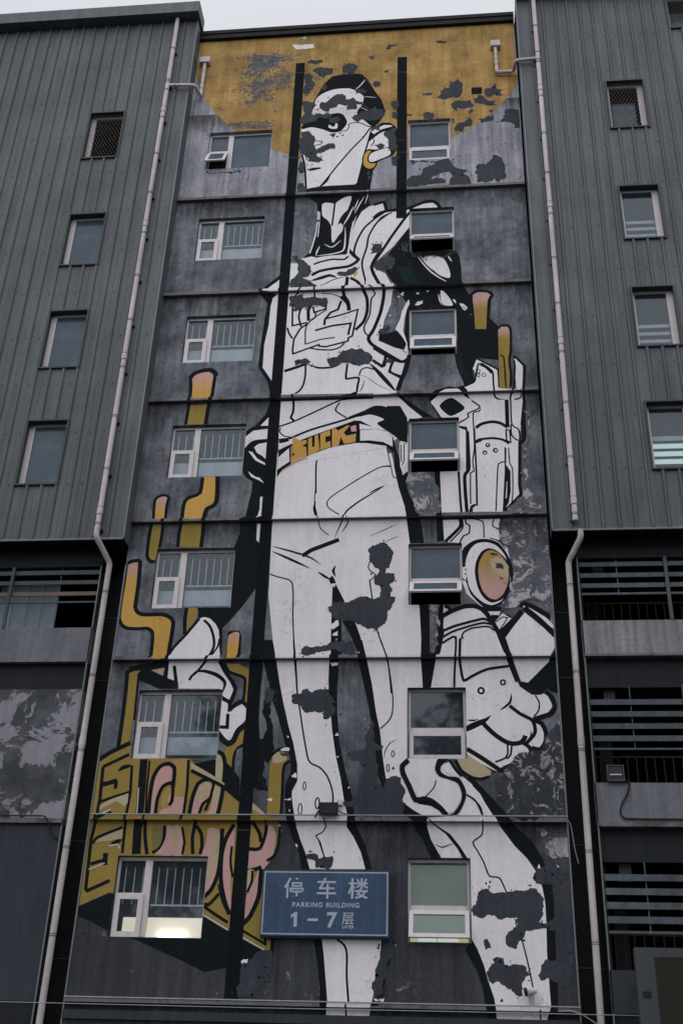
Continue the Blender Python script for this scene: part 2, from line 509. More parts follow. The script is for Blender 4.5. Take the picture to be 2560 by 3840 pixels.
def sash(parent, x0, x1, z0, z1, wd, y, tilt, gl, name='sash'):
    """top hung light: frame and pane about the hinge line"""
    piv = bpy.data.objects.new('opening_sash', None) if False else None
    mb = MB()
    h = z1 - z0
    frame_bars(mb, x0, x1, -h, 0, wd, -0.025, 0.02)
    o = mb.build(name, 'white_frame', parent)
    o.location = (0, y, z1)
    o.rotation_euler = (-R(tilt), 0, 0)
    mb = MB().box(x0 + wd, x1 - wd, -0.004, 0.004, -h + wd, -wd)
    mb2 = mb.build('sash_pane', gl, parent)
    mb2.location = (0, y, z1)
    mb2.rotation_euler = (-R(tilt), 0, 0)
    return o

def win_root(x, z):
    o = bpy.data.objects.new('window', None)
    col.objects.link(o)
    o.parent = tower
    o.location = Vector((x, 0, z)) + TOFF
    return o

YG = 0.11
for i, (a, b, z0, z1) in enumerate(holesL):
    wr = win_root(a, z0)
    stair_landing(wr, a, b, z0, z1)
    W, Hh = b - a, z1 - z0
    mb = MB()
    mb.box(0.002, 0.05, YG, YG + .06, 0.002, Hh - .002)
    mb.box(W - .035, W - .002, YG, YG + .06, 0.002, Hh - .002)
    mb.box(0.051, W - .036, YG + .001, YG + .059, Hh - .07, Hh - .002)
    mb.box(0.051, W - .036, YG + .001, YG + .059, 0.002, 0.03)
    mb.box(0.58, 0.73, YG - .012, YG + .062, 0.03, Hh - .071)
    mb.box(0.051, 0.579, YG + .002, YG + .058, Hh * .52 - .02, Hh * .52 + .05)
    mb.build('frame', 'white_frame', wr)
    gl = 'frosted_glass' if i == 0 else 'window_glass'
    box('pane', gl, wr, 0.051, 0.579, YG + .03, YG + .036, Hh * .52 + .05, Hh - .071)
    box('pane', gl, wr, 0.731, W - .036, YG + .03, YG + .036, 0.031, Hh - .071)
    if i == 0:
        box('pane', 'interior_black', wr, 0.051, 0.579, YG + .05, YG + .056, 0.031, Hh * .52 - .02)  # no glass here: black sheet painted as the dark of the open vent
        sash(wr, 0.0, 0.60, 0.03, 0.74, .085, YG - .03, 26, gl)
    else:
        sash(wr, 0.03, 0.62, 0.015, Hh * .52 + .02, .105, YG - .03, 0.5, gl)
    if i > 0:                      # security bars inside and a sagging white blind
        bx = [0.16 + .19 * k for k in range(3)] + [0.86 + .175 * k for k in range(6)]
        zb = Hh * .42
        first = None
        for q in bx:
            if first is None:
                first = MB().box(-.009, .009, 0, .015, zb, Hh - .2).build('bar', 'bar_metal', wr)
                first.location = (q, YG + .065, 0)
            else:
                instance(first, wr, (q, YG + .065, 0))
        box('rail', 'bar_metal', wr, 0.75, W - .05, YG + .064, YG + .082, zb - .03, zb)
        if i < 6:
            box('lower_blind', 'blind_cloth', wr, 0.74, W - .05, YG + .09, YG + .10, 0.14, zb - .12)
            box('lower_blind', 'blind_cloth', wr, 0.08, 0.56, YG + .09, YG + .10, 0.14, zb - .12)
        else:
            box('lit_blind', 'lit_blind', wr, 0.06, W - .05, YG + .60, YG + .61, -0.25, .52)
            box('tube_lamp', 'lamp_tube', wr, 0.85, 1.45, YG + .50, YG + .54, 0.10, .22)

RT = [0, 40, 24, 39, 42, 0, 22]
for i, (a, b, z0, z1) in enumerate(holesR):
    wr = win_root(a, z0)
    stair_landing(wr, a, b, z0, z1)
    W, Hh = b - a, z1 - z0
    zs = 0.62 if i not in (0,) else 0.52
    mb = MB()
    fw_ = 0.055
    mb.box(0.002, fw_, YG, YG + .06, 0.002, Hh - .002)
    mb.box(W - fw_, W - .002, YG, YG + .06, 0.002, Hh - .002)
    mb.box(fw_, W - fw_, YG + .001, YG + .059, Hh - .06, Hh - .002)
    mb.box(fw_, W - fw_, YG + .001, YG + .059, 0.002, 0.03)
    mb.box(fw_, W - fw_, YG - .02, YG + .061, zs, zs + .10)
    mb.build('frame', 'white_frame', wr)
    gl = 'green_glass' if i == 6 else 'frosted_glass'
    if i == 5: gl = 'window_glass'
    box('pane', gl, wr, fw_, W - fw_, YG + .03, YG + .036, zs + .10, Hh - .061)
    sash(wr, 0.03, W - .03, 0.02, zs - .01, .085 if i in (5, 6, 0) else .10, YG - .035, RT[i] + .5, gl)
    if i == 6:
        box('lit_blind', 'lit_green', wr, 0.0, W, 0.6, 0.61, -.3, Hh)
        for k, (p, q) in enumerate(((.07, .2), (.56, .60), (1.0, 1.2))):
            box('lit_shelf', 'lit_yellow', wr, p, q, 0.2, 0.22, 0.03, .12)

# ------------------------------------------------------------------ the mural, painted shape by shape (x,z in metres on the wall)
MURAL = """@yellow_disc
X
@painted_pipe
S YP:19.2:19.75 - 0.37,18.94 0.37,19.33 0.35,19.63 0.46,19.76 0.67,19.84 0.83,19.8 0.93,19.67 0.93,19.38 0.91,18.94
L K 0.07 0.36,18.94 0.35,19.33 0.31,19.63
L K 0.099 0.29,19.63 0.4,19.78 0.61,19.87 0.83,19.88 0.96,19.77 0.98,19.67
L K 0.071 0.96,19.67 0.95,19.38 0.93,18.93
F O - 0.35,18.76 0.84,18.76 0.83,18.16 0.35,18.16
Z K 0.065 0.36,18.94 0.35,18.68 0.33,18.16
Z K 0.076 0.93,18.93 0.87,18.66 0.85,18.15
S Y - 0.93,16.55 1.24,16.56 1.28,16.25 1.29,15.9 1.26,15.76 1.12,15.67 1.07,15.5 1.05,15.32 0.55,15.34 0.54,15.62 0.55,15.83 0.62,15.94 0.87,16.04 0.93,16.14 0.94,16.32
L K 0.073 0.92,16.55 0.92,16.29 0.9,16.11 0.82,16.04 0.64,15.97 0.55,15.88 0.52,15.71 0.52,15.34
L K 0.088 1.3,16.56 1.33,16.19 1.33,15.84 1.26,15.72 1.12,15.64 1.08,15.49 1.07,15.32
F O - 0.52,15.25 1.03,15.24 1.07,14.58 0.52,14.58
Z K 0.066 0.52,15.34 0.49,14.91 0.5,14.59
Z K 0.076 1.07,15.32 1.08,14.9 1.07,14.58
F O - 0.92,12.98 1.14,12.97 1.14,12.71 0.93,12.35
Z K 0.068 0.88,12.98 0.86,12.71 0.9,12.3
@+painted_pipe
S YP:15.5:16.0 - -0.14,15.35 -0.18,15.87 -0.17,15.96 -0.06,16.02 0.07,16.01 0.12,15.95 0.1,15.58 0.1,15.34
L K 0.056 -0.19,15.35 -0.21,15.64 -0.21,15.93 -0.11,16.03 0.02,16.06 0.13,16
L K 0.057 0.13,16 0.1,15.75 0.11,15.34
F O - -0.18,15.24 0.03,15.22 0.03,14.61 -0.03,14.23 -0.16,14.25 -0.22,14.36 -0.21,14.62
L K 0.066 -0.22,15.25 -0.24,14.92 -0.24,14.5 -0.22,14.34 -0.14,14.22 -0.01,14.2
L K 0.061 0.06,15.35 0.07,14.92 0.05,14.58
@+painted_pipe
S YP:13.7:14.05 - -0.68,14.14 -0.55,14.2 -0.39,14.22 -0.37,13.71 -0.35,13.31 -0.33,12.99 -0.24,12.85 0.01,12.8 0.3,12.8 0.48,12.74 0.56,12.64 0.58,12.3 0.6,11.69 0.19,11.7 0.17,12.2 0.15,12.36 0.08,12.46 -0.24,12.48 -0.49,12.52 -0.62,12.62 -0.69,12.83 -0.71,13.31 -0.71,13.8
L K 0.075 -0.69,14.17 -0.56,14.23 -0.38,14.24
L K 0.075 -0.38,14.24 -0.35,13.71 -0.35,13.31 -0.35,13.01 -0.26,12.86 -0.09,12.81 0.3,12.81 0.5,12.74 0.6,12.61 0.6,12.3 0.58,11.94 0.57,11.69
L K 0.065 -0.71,14.17 -0.7,13.72 -0.71,13.31 -0.71,12.94 -0.7,12.73 -0.61,12.55 -0.48,12.47 -0.24,12.45 0,12.46 0.12,12.38 0.16,12.2 0.17,11.7
F B - 0.18,11.62 0.52,11.62 0.53,11.27 0.22,11.42
Z K 0.071 0.58,11.69 0.57,11.47 0.55,11.22
F O - -0,11.44 -0.18,11.41 -0.29,11.35 -0.29,11.13 -0.29,10.91 -0.29,10.59 -0.28,9.64 -0.08,9.7 -0.05,10.35 -0.05,10.96
Z K 0.071 0.03,11.47 -0.21,11.44 -0.33,11.38 -0.31,10.96 -0.3,10.35 -0.31,9.59
L K 0.043 -0.06,11.35 -0.05,10.96 -0.03,10.23
F K - 0.01,11.45 0.2,11.42 0.8,11.14 0.88,10.97 0.45,10.97 -0.08,11.2 -0.08,11.35
F K - -0.36,11.5 0.57,11.68 0.57,11.49 0.2,11.42 -0.02,11.45 -0.23,11.45
@+painted_pipe
S YP:12.0:12.35 - 1.93,11.68 1.92,12.06 1.94,12.28 2.04,12.35 2.17,12.34 2.19,12.26 2.18,11.93 2.16,11.68
L K 0.056 1.9,11.68 1.88,12.08 1.9,12.28 2.03,12.37 2.15,12.38 2.23,12.31
L K 0.062 2.22,12.31 2.22,12.03 2.2,11.68
F O - 1.94,11.57 2.21,11.56 2.46,11.43 2.48,11.06 2.47,10.6 2.38,10.65 2.37,11.18 2.3,11.27 2.01,11.38
L K 0.052 1.9,11.57 2.01,11.37 2.25,11.28 2.38,11.21 2.4,11.04 2.39,10.65
F O - 2.47,9.99 2.25,9.88 2.07,9.58 2.14,8.74 2.26,8.74 2.26,9.42 2.33,9.58 2.47,9.67
L K 0.049 2.48,9.67 2.34,9.58 2.28,9.39 2.28,9.08 2.26,8.74
F G2 - 2.33,9.55 2.46,9.62 2.46,8.92 2.32,9.01
@letter_block
F O - -0.72,9.28 -0.5,9.46 -0.04,9.68 -0,9.37 1.87,9.34 1.33,9.34 1.36,9.3 1.84,9.01 2.09,8.83 2.46,8.6 2.74,8.4 3.04,8.16 3.29,8.02 3.32,7.85 3.33,7.38 3.08,7.21 3.1,7.02 3.13,5.71 3.32,5.64 3.33,5.38 2.75,5.66 2.44,5.82 1.84,6.17 1.72,6.27 -0.1,6.52 -0.75,6.21 -0.79,6.2 -0.78,6.84 -0.74,8.12
F K - -0.8,6.2 -0.1,6.5 1.84,6.14 2.44,5.81 2.75,5.64 3.34,5.37 3.37,5.31 2.92,5.17 2.76,5.12 2.44,5.1 2.03,5.02 1.67,5.18 0.67,5.57 -0.09,5.8 -0.4,5.95 -0.81,6.08
Z K 0.079 -0.73,9.31 -0.48,9.49 -0.05,9.71
Z K 0.058 -0.59,9.17 -0.04,9.45
Z K 0.058 -0.59,9.17 -0.56,8.47 -0.58,8.06 -0.63,7.6 -0.6,6.59 -0.56,6.55 -0.11,6.76
L K 0.078 -0.59,8.77 -0.42,8.81 -0.24,8.87
Z K 0.063 -0.26,8.87 -0.25,8.69
T K 0.073 -0.25,9.07 -0.13,9.16 0.05,9.2
Z K 0.048 0.05,9.19 0.09,8.62 0.06,8.12 0.08,7.32
L K 0.048 -0.55,8.4 -0.28,8.5 0.09,8.62
F B - -0.54,8.32 -0.31,8.46 0.05,8.59 0.06,8.38 0.01,8.3 -0.18,8.41 -0.44,8.29 -0.54,8.21
L K 0.077 -0.56,8.04 -0.41,8.12 -0.29,8.21
Z BL 0.024 -0.56,8.1 -0.29,8.24
F B - -0.55,7.54 -0.3,7.72 0.03,7.83 0.02,7.63 -0.25,7.57
L K 0.047 -0.58,7.51 -0.52,7.63 -0.3,7.73 0.02,7.86
T K 0.076 -0.21,7.49 -0.07,7.55 0.04,7.6
Z BL 0.023 -0.23,7.47 -0.04,7.5 0.01,7.42
Z K 0.082 -0.28,7.32 -0.26,7.07
Z K 0.055 -0.57,7.09 -0.28,7.18
Z BL 0.02 -0.59,6.98 -0.27,7.11
Z K 0.133 0.3,9.34 0.32,8.86 0.35,8.12
Z K 0.118 0.33,8.01 0.33,7.78 0.36,7.3
Z K 0.036 0.43,9.31 0.44,8.71 0.48,8.12 0.41,7.84 0.45,7.3
Z BL 0.018 0.26,8.71 0.29,8.12
@letter_tubes
L K 0.029 0.77,8.12 0.88,8.24 0.91,8.51
F OY - 0.79,8.48 0.89,8.71 0.99,8.73 0.98,8.42 0.88,8.24 0.8,8.3
S PK - 0.57,8.12 0.56,8.47 0.57,8.86 0.66,9.13 0.83,9.21 0.96,9.16 1,9.01 1.01,8.65 1.01,8.36 0.96,8.32 0.92,8.42 1,8.74 0.97,8.8 0.82,8.77 0.72,8.56 0.69,8.36 0.69,8.12
S OY - 0.94,9.31 1.29,9.33 1.3,8.86 1.3,8.13 0.74,8.12 0.93,8.3 1.01,8.71 1,9.01
F PK - 0.74,8.12 1.3,8.13 1.3,8.51 1.03,8.52 0.99,8.3 0.82,8.24
L K 0.068 0.54,8.12 0.53,8.59 0.56,8.95 0.68,9.18 0.86,9.24 0.99,9.16 1.01,9.01 1.01,8.71
L K 0.059 0.69,8.12 0.7,8.48 0.79,8.74 0.96,8.82 1.01,8.71 1.02,8.42 0.97,8.33
Z K 0.048 1.29,9.33 1.32,8.71 1.3,8.13 1.26,8.01
S PK - 0.73,7.33 0.85,7.47 0.88,7.67 0.92,7.87 1.1,7.87 1.16,7.3
S B - 1.1,7.87 1.27,7.87 1.3,7.3 1.16,7.3
S PK - 1.21,7.3 1.26,7.67 1.3,7.84 1.39,7.3
L K 0.059 0.49,8.01 0.52,7.69 0.61,7.3
L K 0.059 0.92,7.9 0.93,7.67 0.85,7.44 0.72,7.33
Z K 0.041 1.3,7.87 1.38,7.56 1.36,7.3
S OG - 0.69,7.86 0.85,7.87 0.9,7.67 0.85,7.47 0.73,7.38 0.69,7.61
S PK - 1.44,8.13 1.47,8.51 1.56,8.77 1.73,8.88 1.84,8.8 1.86,8.6 1.74,8.42 1.67,8.24 1.66,8.13
S B - 1.56,8.71 1.71,8.85 1.83,8.8 1.84,8.63 1.68,8.48 1.51,8.45
L K 0.067 1.42,8.13 1.46,8.51 1.55,8.8 1.7,8.89 1.82,8.88
L K 0.05 1.63,8.13 1.69,8.36 1.83,8.48 1.89,8.6
S B - 1.9,9.46 2.03,9.37 2.09,9.01 2.08,8.57 2.01,8.13 1.69,8.12 1.85,8.22 1.89,8.6 1.87,9.16 1.87,9.34
S PK - 1.8,8.12 1.9,8.3 2,8.48 2.07,8.36 2.01,8.12
L K 0.069 1.86,9.51 2.02,9.46 2.1,9.22 2.1,8.72 2.06,8.3 2.02,8.1
Z K 0.048 1.86,9.34 1.89,8.77 1.84,8.48 1.76,8.22
S PK - 1.76,7.28 1.83,7.5 1.86,7.84 2.03,7.84 2.12,7.68 2.14,7.28 2.08,6.95 1.96,6.7 1.84,6.6 1.82,7
S B - 1.96,7.7 2.06,7.84 2.14,7.62 2.12,7.14 1.95,6.79 1.83,6.62 1.93,7 1.96,7.34
F PK - 1.82,6.55 1.96,6.7 2.08,6.95 2.13,7.2 2.14,6.95 2.05,6.68 1.83,6.42
L K 0.065 1.82,6.38 2.03,6.6 2.14,6.9 2.17,7.28 2.16,7.85
L K 0.058 1.58,8.01 1.54,7.67 1.58,7.31
L K 0.058 1.6,7.9 1.72,7.73 1.76,7.48 1.73,7.31
S PK - 2.35,7.85 2.43,7.9 2.44,7.56 2.42,7.15 2.42,6.74 2.47,6.33 2.44,6.17 2.33,6.41 2.26,6.74 2.21,7.28 2.25,7.62
F OY - 2.4,7.45 2.48,7.29 2.49,6.6 2.45,6.47
L K 0.067 2.4,7.93 2.25,7.62 2.19,7.28 2.22,6.79 2.33,6.38 2.45,6.12
S PK - 2.77,7.37 2.98,7.48 3.13,7.85 3.32,7.97 3.42,7.85 3.33,7.43 3.1,7.04 2.76,6.98
F PK - 3.09,7.93 3.33,7.91 3.33,7.53 3.26,7.28 3.14,7.2
S OG - 3.22,7.91 3.34,7.91 3.34,7.53 3.26,7.26 3.3,7.55 3.3,7.74
S OY - 2.79,7.96 2.9,7.79 2.98,7.51 2.81,7.41 2.76,7.62
L K 0.058 2.79,7.99 2.96,7.74 2.99,7.57
L K 0.057 2.76,7.43 2.98,7.44 3.08,7.74 3.09,8.02
L K 0.049 3.14,7.19 3.28,7.28 3.36,7.49 3.38,7.89
L K 0.065 2.74,6.98 2.9,7.01 3.04,7.06
S PK - 2.77,6.47 2.91,6.8 3.01,7.02 3.04,6.61 2.93,6.23 2.77,6.05
S B - 2.73,6.98 2.9,6.99 2.81,6.69 2.76,6.52
L K 0.072 2.74,5.94 2.88,6.1 3.02,6.47 3.04,6.85 3.04,7.02
L K 0.051 2.2,6.52 2,6.3 1.85,6.35
L K 0.057 2.19,6.71 2.3,6.38 2.45,6.12
L K 0.04 2.39,7.48 2.39,7.15 2.46,6.85
L K 0.04 2.86,6.99 2.86,6.77 2.78,6.55
F K - 2.66,6.47 2.76,6.47 2.76,6.77 2.74,6.47
F K - 1.34,9.22 1.87,9.34 1.88,9.01 1.84,8.98 1.38,9.19
F B - 1.34,9.27 1.81,9.01 2.09,8.83 2.45,8.6 2.46,8.48 2.13,8.72 1.76,8.92 1.37,9.12
F K - 2.13,8.74 2.08,9.31 2.28,9.13 2.44,8.92 2.47,8.51
F B - 2.76,8.4 3.04,8.16 3.01,8.14 2.77,8.25
L K 0.06 1.37,9.09 1.73,8.92 2.13,8.72 2.48,8.45
L K 0.048 1.86,6.3 2.15,6.12 2.43,5.96
Z K 0.039 2.74,5.81 3.22,5.56 3.21,5.69
Z BL 0.022 1.84,6.14 2.44,5.82
Z BL 0.022 2.74,5.68 3.33,5.39
Z K 0.058 3.37,5.66 3.35,5.37
@+painted_pipe
F O - 3.12,9.43 3.24,9.52 3.35,9.5 3.45,9.43 3.48,9.34 3.37,9.25 3.35,9.07 3.37,8.6 3.37,8.13 3.08,8.12 3.08,8.6 3.08,9.16
F O - 3.08,8.05 3.34,8.05 3.33,7.92 3.09,7.92
F B - 3.13,9.41 3.24,9.5 3.44,9.43 3.42,9.32 3.27,9.25 3.14,9.27
L K 0.049 3.01,9.27 3.07,9.38 3.19,9.52 3.36,9.59 3.55,9.54
L K 0.044 3.54,9.32 3.41,9.23 3.37,9.09 3.38,8.6 3.38,8.13
@painted_shadow
F K - 2.47,18.72 2.38,18.4 2.14,18.06 1.92,17.88 1.92,17.73 1.8,17.42 1.89,17.3 1.9,16.75 2.02,16.51 2.21,16.38 2.19,16.05 2.66,16.04 2.71,18.71
F K - 1.86,17.24 1.94,16.63 2.18,16.44 2.2,16.18 2.13,15.74 2.08,15.34 1.96,15.29 2.14,12.91 2.36,13.2 2.49,13.46 2.73,14.6 2.8,17.21
F K - 2.37,16.45 2.19,16.4 2.19,15.87 2.09,15.33 1.88,14.57 1.96,13.5 2.73,13.49 2.54,16.45
F K - 1.88,14.57 2.59,14.56 2.55,13.74 2.49,13.53 2.35,13.21 2.13,12.9 1.78,12.44 1.81,11.68 1.79,11.68 1.72,12.24 1.63,12.54 1.47,12.7 1.33,12.73 1.18,12.7 1.16,12.91 1.11,12.99 1.92,12.98
F G2 - 2.5,13.5 2.51,12.95 2.5,12.43 2.52,11.67 2.25,11.68 2.23,12.23 2.17,12.38 1.91,12.36 1.91,11.68 1.84,11.68 1.77,12.44 2.13,12.87
F K2 - 2.47,11.55 2.77,11.55 2.76,10.7 2.77,10.22 2.94,8.74 2.56,8.74 2.45,9.62 2.48,10.7
R K - 2.9,10.95 3.09,10.12 3.11,9.73 3.09,9.38 3.01,9.27
R K - 2.66,9.83 3,9.83 3.06,9.43 3.08,8.66 2.74,8.72
F K - 5.98,24.56 6.05,24.63 6.07,23.78 7.3,23.7 7.3,23.76 7.41,23.46 7.45,23.05 7.45,22.51 7.65,22.1 7.77,21.96 8.14,21.31 8.37,20.99 8.34,19.89 7.78,19.98 7.67,19.66 7.7,19.26 7.48,19.08 7.4,19.21 7.28,19.67 7.21,20.14 6.02,20.19 5.91,20.9 5.99,21.87 5.63,22.57 5.37,23.09 5.6,23.19 5.42,23.57 5.59,23.86
F G2 - 6.1,20.15 7.21,20.14 7.23,19.87 7.3,19.6 7.43,19.2 7.17,19.09 6.8,18.98 5.82,18.94 5.92,19.53 6.07,19.98
F G2 - 5.92,18.82 6.59,18.8 6.54,18.58 6.84,18.17 6.59,18.18 6.23,18.49
S T - 5.65,23.74 5.9,23.77 6.01,23.5 6.24,22.75 6.51,22.52 6.26,22.48 5.99,22.55 5.76,22.96 5.64,23.3
S T - 7.24,20.6 7.37,20.26 7.44,19.6 7.38,19.44 7.31,19.77 7.24,20.1
@painted_legs
F W - 2.79,17.3 3.04,17.47 4.12,17.68 4.99,17.59 5.48,17.3 5.66,16.52 5.84,15.96 2.79,16.04
F W - 2.71,17.21 5.61,17.12 5.69,16.76 5.74,16.46 5.84,16.08 5.86,11.8 5.08,11.71 4.96,12.19 4.84,12.54 4.56,13.11 4.34,13.56 4.28,13.51 4.3,11.72 3.04,11.73 2.97,12.08 2.87,12.72 2.79,13.24 2.78,13.91
F W - 5.83,17.64 6.02,17.63 6.02,16.58 5.91,16.46 5.83,16.73
F W - 5.84,16.06 5.95,15.57 5.99,15.26 6.07,14.64 6.29,12.99 6.32,12.35 6.32,12.1 5.4,12.11 5.34,16.07
F W - 5.62,12.98 6.29,12.97 6.33,12.16 6.32,11.66 6.35,11.18 6.36,10.96 6,10.96 5.64,10.96
F W - 3.05,11.76 4.29,11.74 4.28,11.6 4.28,10.84 3.22,10.85 3.17,11.21
F W - 5.07,11.74 5.86,11.8 5.87,10.83 5.27,10.83
F W - 3.02,11.88 4.34,11.67 4.27,11.57 4.27,11.14 4.3,10.77 4.4,9.95 4.5,9.38 4.61,8.94 4.71,8.41 4.79,8.11 4.77,7.9 4.92,7.69 5.08,7.38 5.18,7.04 4.04,7.03 3.93,7.37 3.82,7.62 3.72,7.89 3.63,8.3 3.59,8.52 3.59,8.65 3.69,8.87 3.67,9.23 3.56,9.7 3.44,10.07 3.28,10.66 3.18,11.09
F W - 5.06,12.11 6.33,12.1 6.31,11.7 6.35,10.98 6.02,10.98 6.02,9.32 5.91,9.16 6.04,8.83 6.21,8.46 6.44,8.53 6.44,8.12 6.19,8.18 5.93,8.44 5.86,8.94 5.57,8.92 5.51,9.32 5.44,9.95 5.34,10.42 5.24,11.06 5.17,11.37
F W - 4.34,5.7 5.53,5.72 5.49,5.12 5.39,4.69 5.34,4.45 5.28,4.03 4.52,4.01 4.46,4.46 4.5,4.5 4.44,5.01 4.39,5.41
F W - 5.98,9.35 6.74,9.35 7.21,8.95 7.5,8.69 7.64,8.41 7.82,8.11 6.31,8.1 6.1,8.34 5.92,8.49 5.94,8.68 5.9,8.88 5.84,9.1
F W - 6.28,8.05 7.8,8.18 7.94,7.91 8.21,7.53 8.44,7.29 8.62,7.01 8.72,6.71 8.76,6.41 8.76,6.03 8.74,5.48 8.75,5.04 8.76,4.52 8.63,4.04 7.75,4.02 7.73,4.39 7.7,4.64 7.6,4.94 7.52,5.24 7.41,5.52 7.3,5.72 7.31,7.28 6.72,7.28 6.52,7.64
F K - 2.63,12.14 2.96,12.13 3.08,11.58 3.18,11.09 3.28,10.66 3.44,10.07 3.56,9.7 3.67,9.23 3.69,8.87 3.59,8.65 3.59,8.52 3.63,8.3 3.72,7.89 3.82,7.62 3.93,7.37 4.04,7.03 3.88,7.03 3.81,7.33 3.62,7.74 3.5,8.09 3.44,8.49 3.44,8.78 3.54,9.05 3.52,9.38 3.41,9.59 3.3,9.96 3.19,10.31 3.05,10.68
F K - 4.17,5.7 4.34,5.7 4.39,5.41 4.44,5.01 4.5,4.5 4.47,4.24 4.52,4.01 4.39,4.01 4.33,4.86 4.26,5.3
F K - 4.29,11.67 4.47,11.65 4.47,11.08 4.49,10.42 4.56,9.72 4.71,9.09 4.86,8.57 4.93,8.18 4.98,7.9 5.16,7.55 5.32,7.04 5.18,7.04 5.08,7.38 4.92,7.69 4.77,7.9 4.79,8.11 4.71,8.41 4.61,8.94 4.5,9.38 4.4,9.95 4.3,10.77 4.27,11.14 4.27,11.57
F K - 4.28,13.51 4.34,13.56 4.56,13.11 4.54,13.01 4.51,12.57 4.56,11.72 4.3,11.72 4.29,12.07 4.28,13.01
F K - 4.28,11.73 4.48,11.73 4.49,11.2 4.46,10.84 4.28,10.84 4.28,11.2
F K - 4.53,12.6 4.79,12.59 4.91,12.34 5.06,11.81 5.13,11.49 5.27,10.83 5.13,10.84 5,11.49 4.9,11.81 4.73,12.24
F K - 4.82,12.11 5,12.11 5.11,11.66 5.17,11.37 5.24,11.06 5.34,10.42 5.44,9.95 5.46,9.72 5.52,9.27 5.58,8.9 5.65,8.65 5.54,8.65 5.41,8.98 5.34,9.5 5.3,9.84 5.18,10.53 5.04,11.13 4.91,11.72
F K - 5.53,5.68 5.79,5.63 5.76,5.41 5.64,5.14 5.58,4.63 5.4,4.62 5.49,5.12
F K - 5.37,4.6 5.51,4.46 5.33,4.45 5.33,4.03 5.28,4.03 5.34,4.45
F K - 5.88,9.19 6.07,9.35 5.94,9.19 5.93,9.03 6.07,8.71 6.2,8.49 6.33,8.45 6.52,8.43 6.67,8.32 6.81,8.17 6.94,8.13 6.81,8.11 6.69,8.24 6.52,8.34 6.27,8.38 6.16,8.47 6.01,8.77 5.88,9.01
F K - 5.93,8.42 6.19,8.23 6.44,8.1 6.44,7.87 6.08,8.06 5.93,8.18
F K - 6.17,7.91 6.38,7.91 6.44,7.76 6.43,7.58 6.29,7.72
F K - 5.93,8.32 6.13,8.27 6.33,8.15 6.65,7.93 6.91,7.76 7.1,7.52 7.25,7.28 7.15,7.28 7.05,7.47 6.82,7.76 6.57,7.95 6.38,8.1 6.13,8.07 5.96,8.2
F K - 6.08,8.1 6.38,8.1 6.52,7.64 6.72,7.28 6.52,7.27 6.33,7.68
F K - 7.25,8.95 7.42,8.93 7.69,8.62 7.95,8.35 8.15,8.12 7.82,8.11 7.64,8.41 7.5,8.69
F K - 7.38,8.78 7.48,8.78 7.76,8.45 8.02,8.21 8.23,7.94 8.55,7.65 8.75,7.29 8.8,7.11 8.64,7.08 8.44,7.29 8.21,7.53 7.94,7.91 7.78,8.18 7.59,8.55
F K - 8.72,6.78 8.91,6.78 8.93,6.37 8.91,5.7 8.91,5.26 8.9,4.62 8.84,4.23 8.65,4.22 8.76,4.52 8.75,5.04 8.74,5.48 8.76,6.03 8.76,6.41
F K - 7.16,5.52 7.3,5.7 7.41,5.52 7.52,5.24 7.6,4.94 7.7,4.64 7.73,4.39 7.74,4.02 7.61,4.02 7.54,4.47 7.48,4.85 7.38,5.15
L K 0.028 3.44,12.13 3.49,11.63 3.54,11.26 3.59,10.85 3.68,10.38 3.76,9.96 3.85,9.54 3.91,9.32 4,9.23 4.16,9.16 4.32,8.98 4.43,8.72 4.47,8.5 4.46,8.36
L K 0.024 2.79,13.82 2.96,13.75 3.25,13.66 3.33,13.55 3.37,13.24 3.39,12.71 3.45,12.08 3.52,11.58 3.59,10.84
L K 0.024 5.14,13.63 5.2,13.21 5.33,12.38 5.48,11.93 5.6,11.49 5.67,10.83
L K 0.023 5.41,12.11 5.57,11.66 5.66,11.12 5.71,10.65 5.69,10.34 5.61,10.18 5.44,10.02
T K 0.018 5.8,9.78 5.66,9.7 5.56,9.54 5.52,9.34
O K 0.017,0.031,0.067 5.72,9.46
O K 0.017,0.03,0.076 5.62,9.15
S P - 5.69,9.12 5.73,9.19 5.77,9.14 5.73,9.11
O K 0.017,0.031,0.086 3.85,8.76
O K 0.019,0.039,0.119 3.78,8.26
O K 0.022,0.043,0.114 4.14,8.39
L K 0.021 4.29,8.07 4.34,7.9 4.26,7.77 4.14,7.71 4.23,7.58 4.32,7.31
L K 0.033 4.62,5.69 4.79,5.57 4.85,5.4 4.86,4.98 4.91,4.51
L K 0.028 4.86,4.48 4.87,4.29 4.95,4.14
L K 0.022 4.2,7.62 4.33,7.28
L K 0.02 3.81,17.05 3.75,16.94 3.77,16.28 3.76,15.76 3.86,15.3 3.94,15.02 4.14,14.84
T K 0.05 3.78,15.79 3.76,15.59 3.82,15.3
L K 0.023 5.6,16.73 5.44,16.74 5.26,16.68 4.91,16.46 4.18,15.92 4.06,15.72 4.12,15.58 4.37,15.4
T K 0.035 5.47,16.19 5.17,15.98 4.81,15.73 4.54,15.48 4.47,15.28 4.32,14.87 4.28,14.74
T K 0.025 4.52,15.34 4.59,15.17 4.44,14.89
Z K 0.083 3.53,14.29 3.74,14.44 4.39,14.71
T K 0.039 2.78,14.57 3.16,14.45 3.51,14.33 3.76,14.22 3.99,14.04
T K 0.049 2.79,14.43 3.14,14.26 3.74,13.95
T K 0.048 3.92,13.86 4.14,13.7 4.26,13.64
S K - 4.19,13.64 4.26,13.75 4.33,13.64 4.36,13.51 4.26,13.51
T K 0.048 4.34,14.02 4.28,13.88 4.34,13.72
T K 0.015 5.84,15.13 5.44,14.94 5.1,14.77
T K 0.015 5.84,14.78 5.63,14.7 5.44,14.58
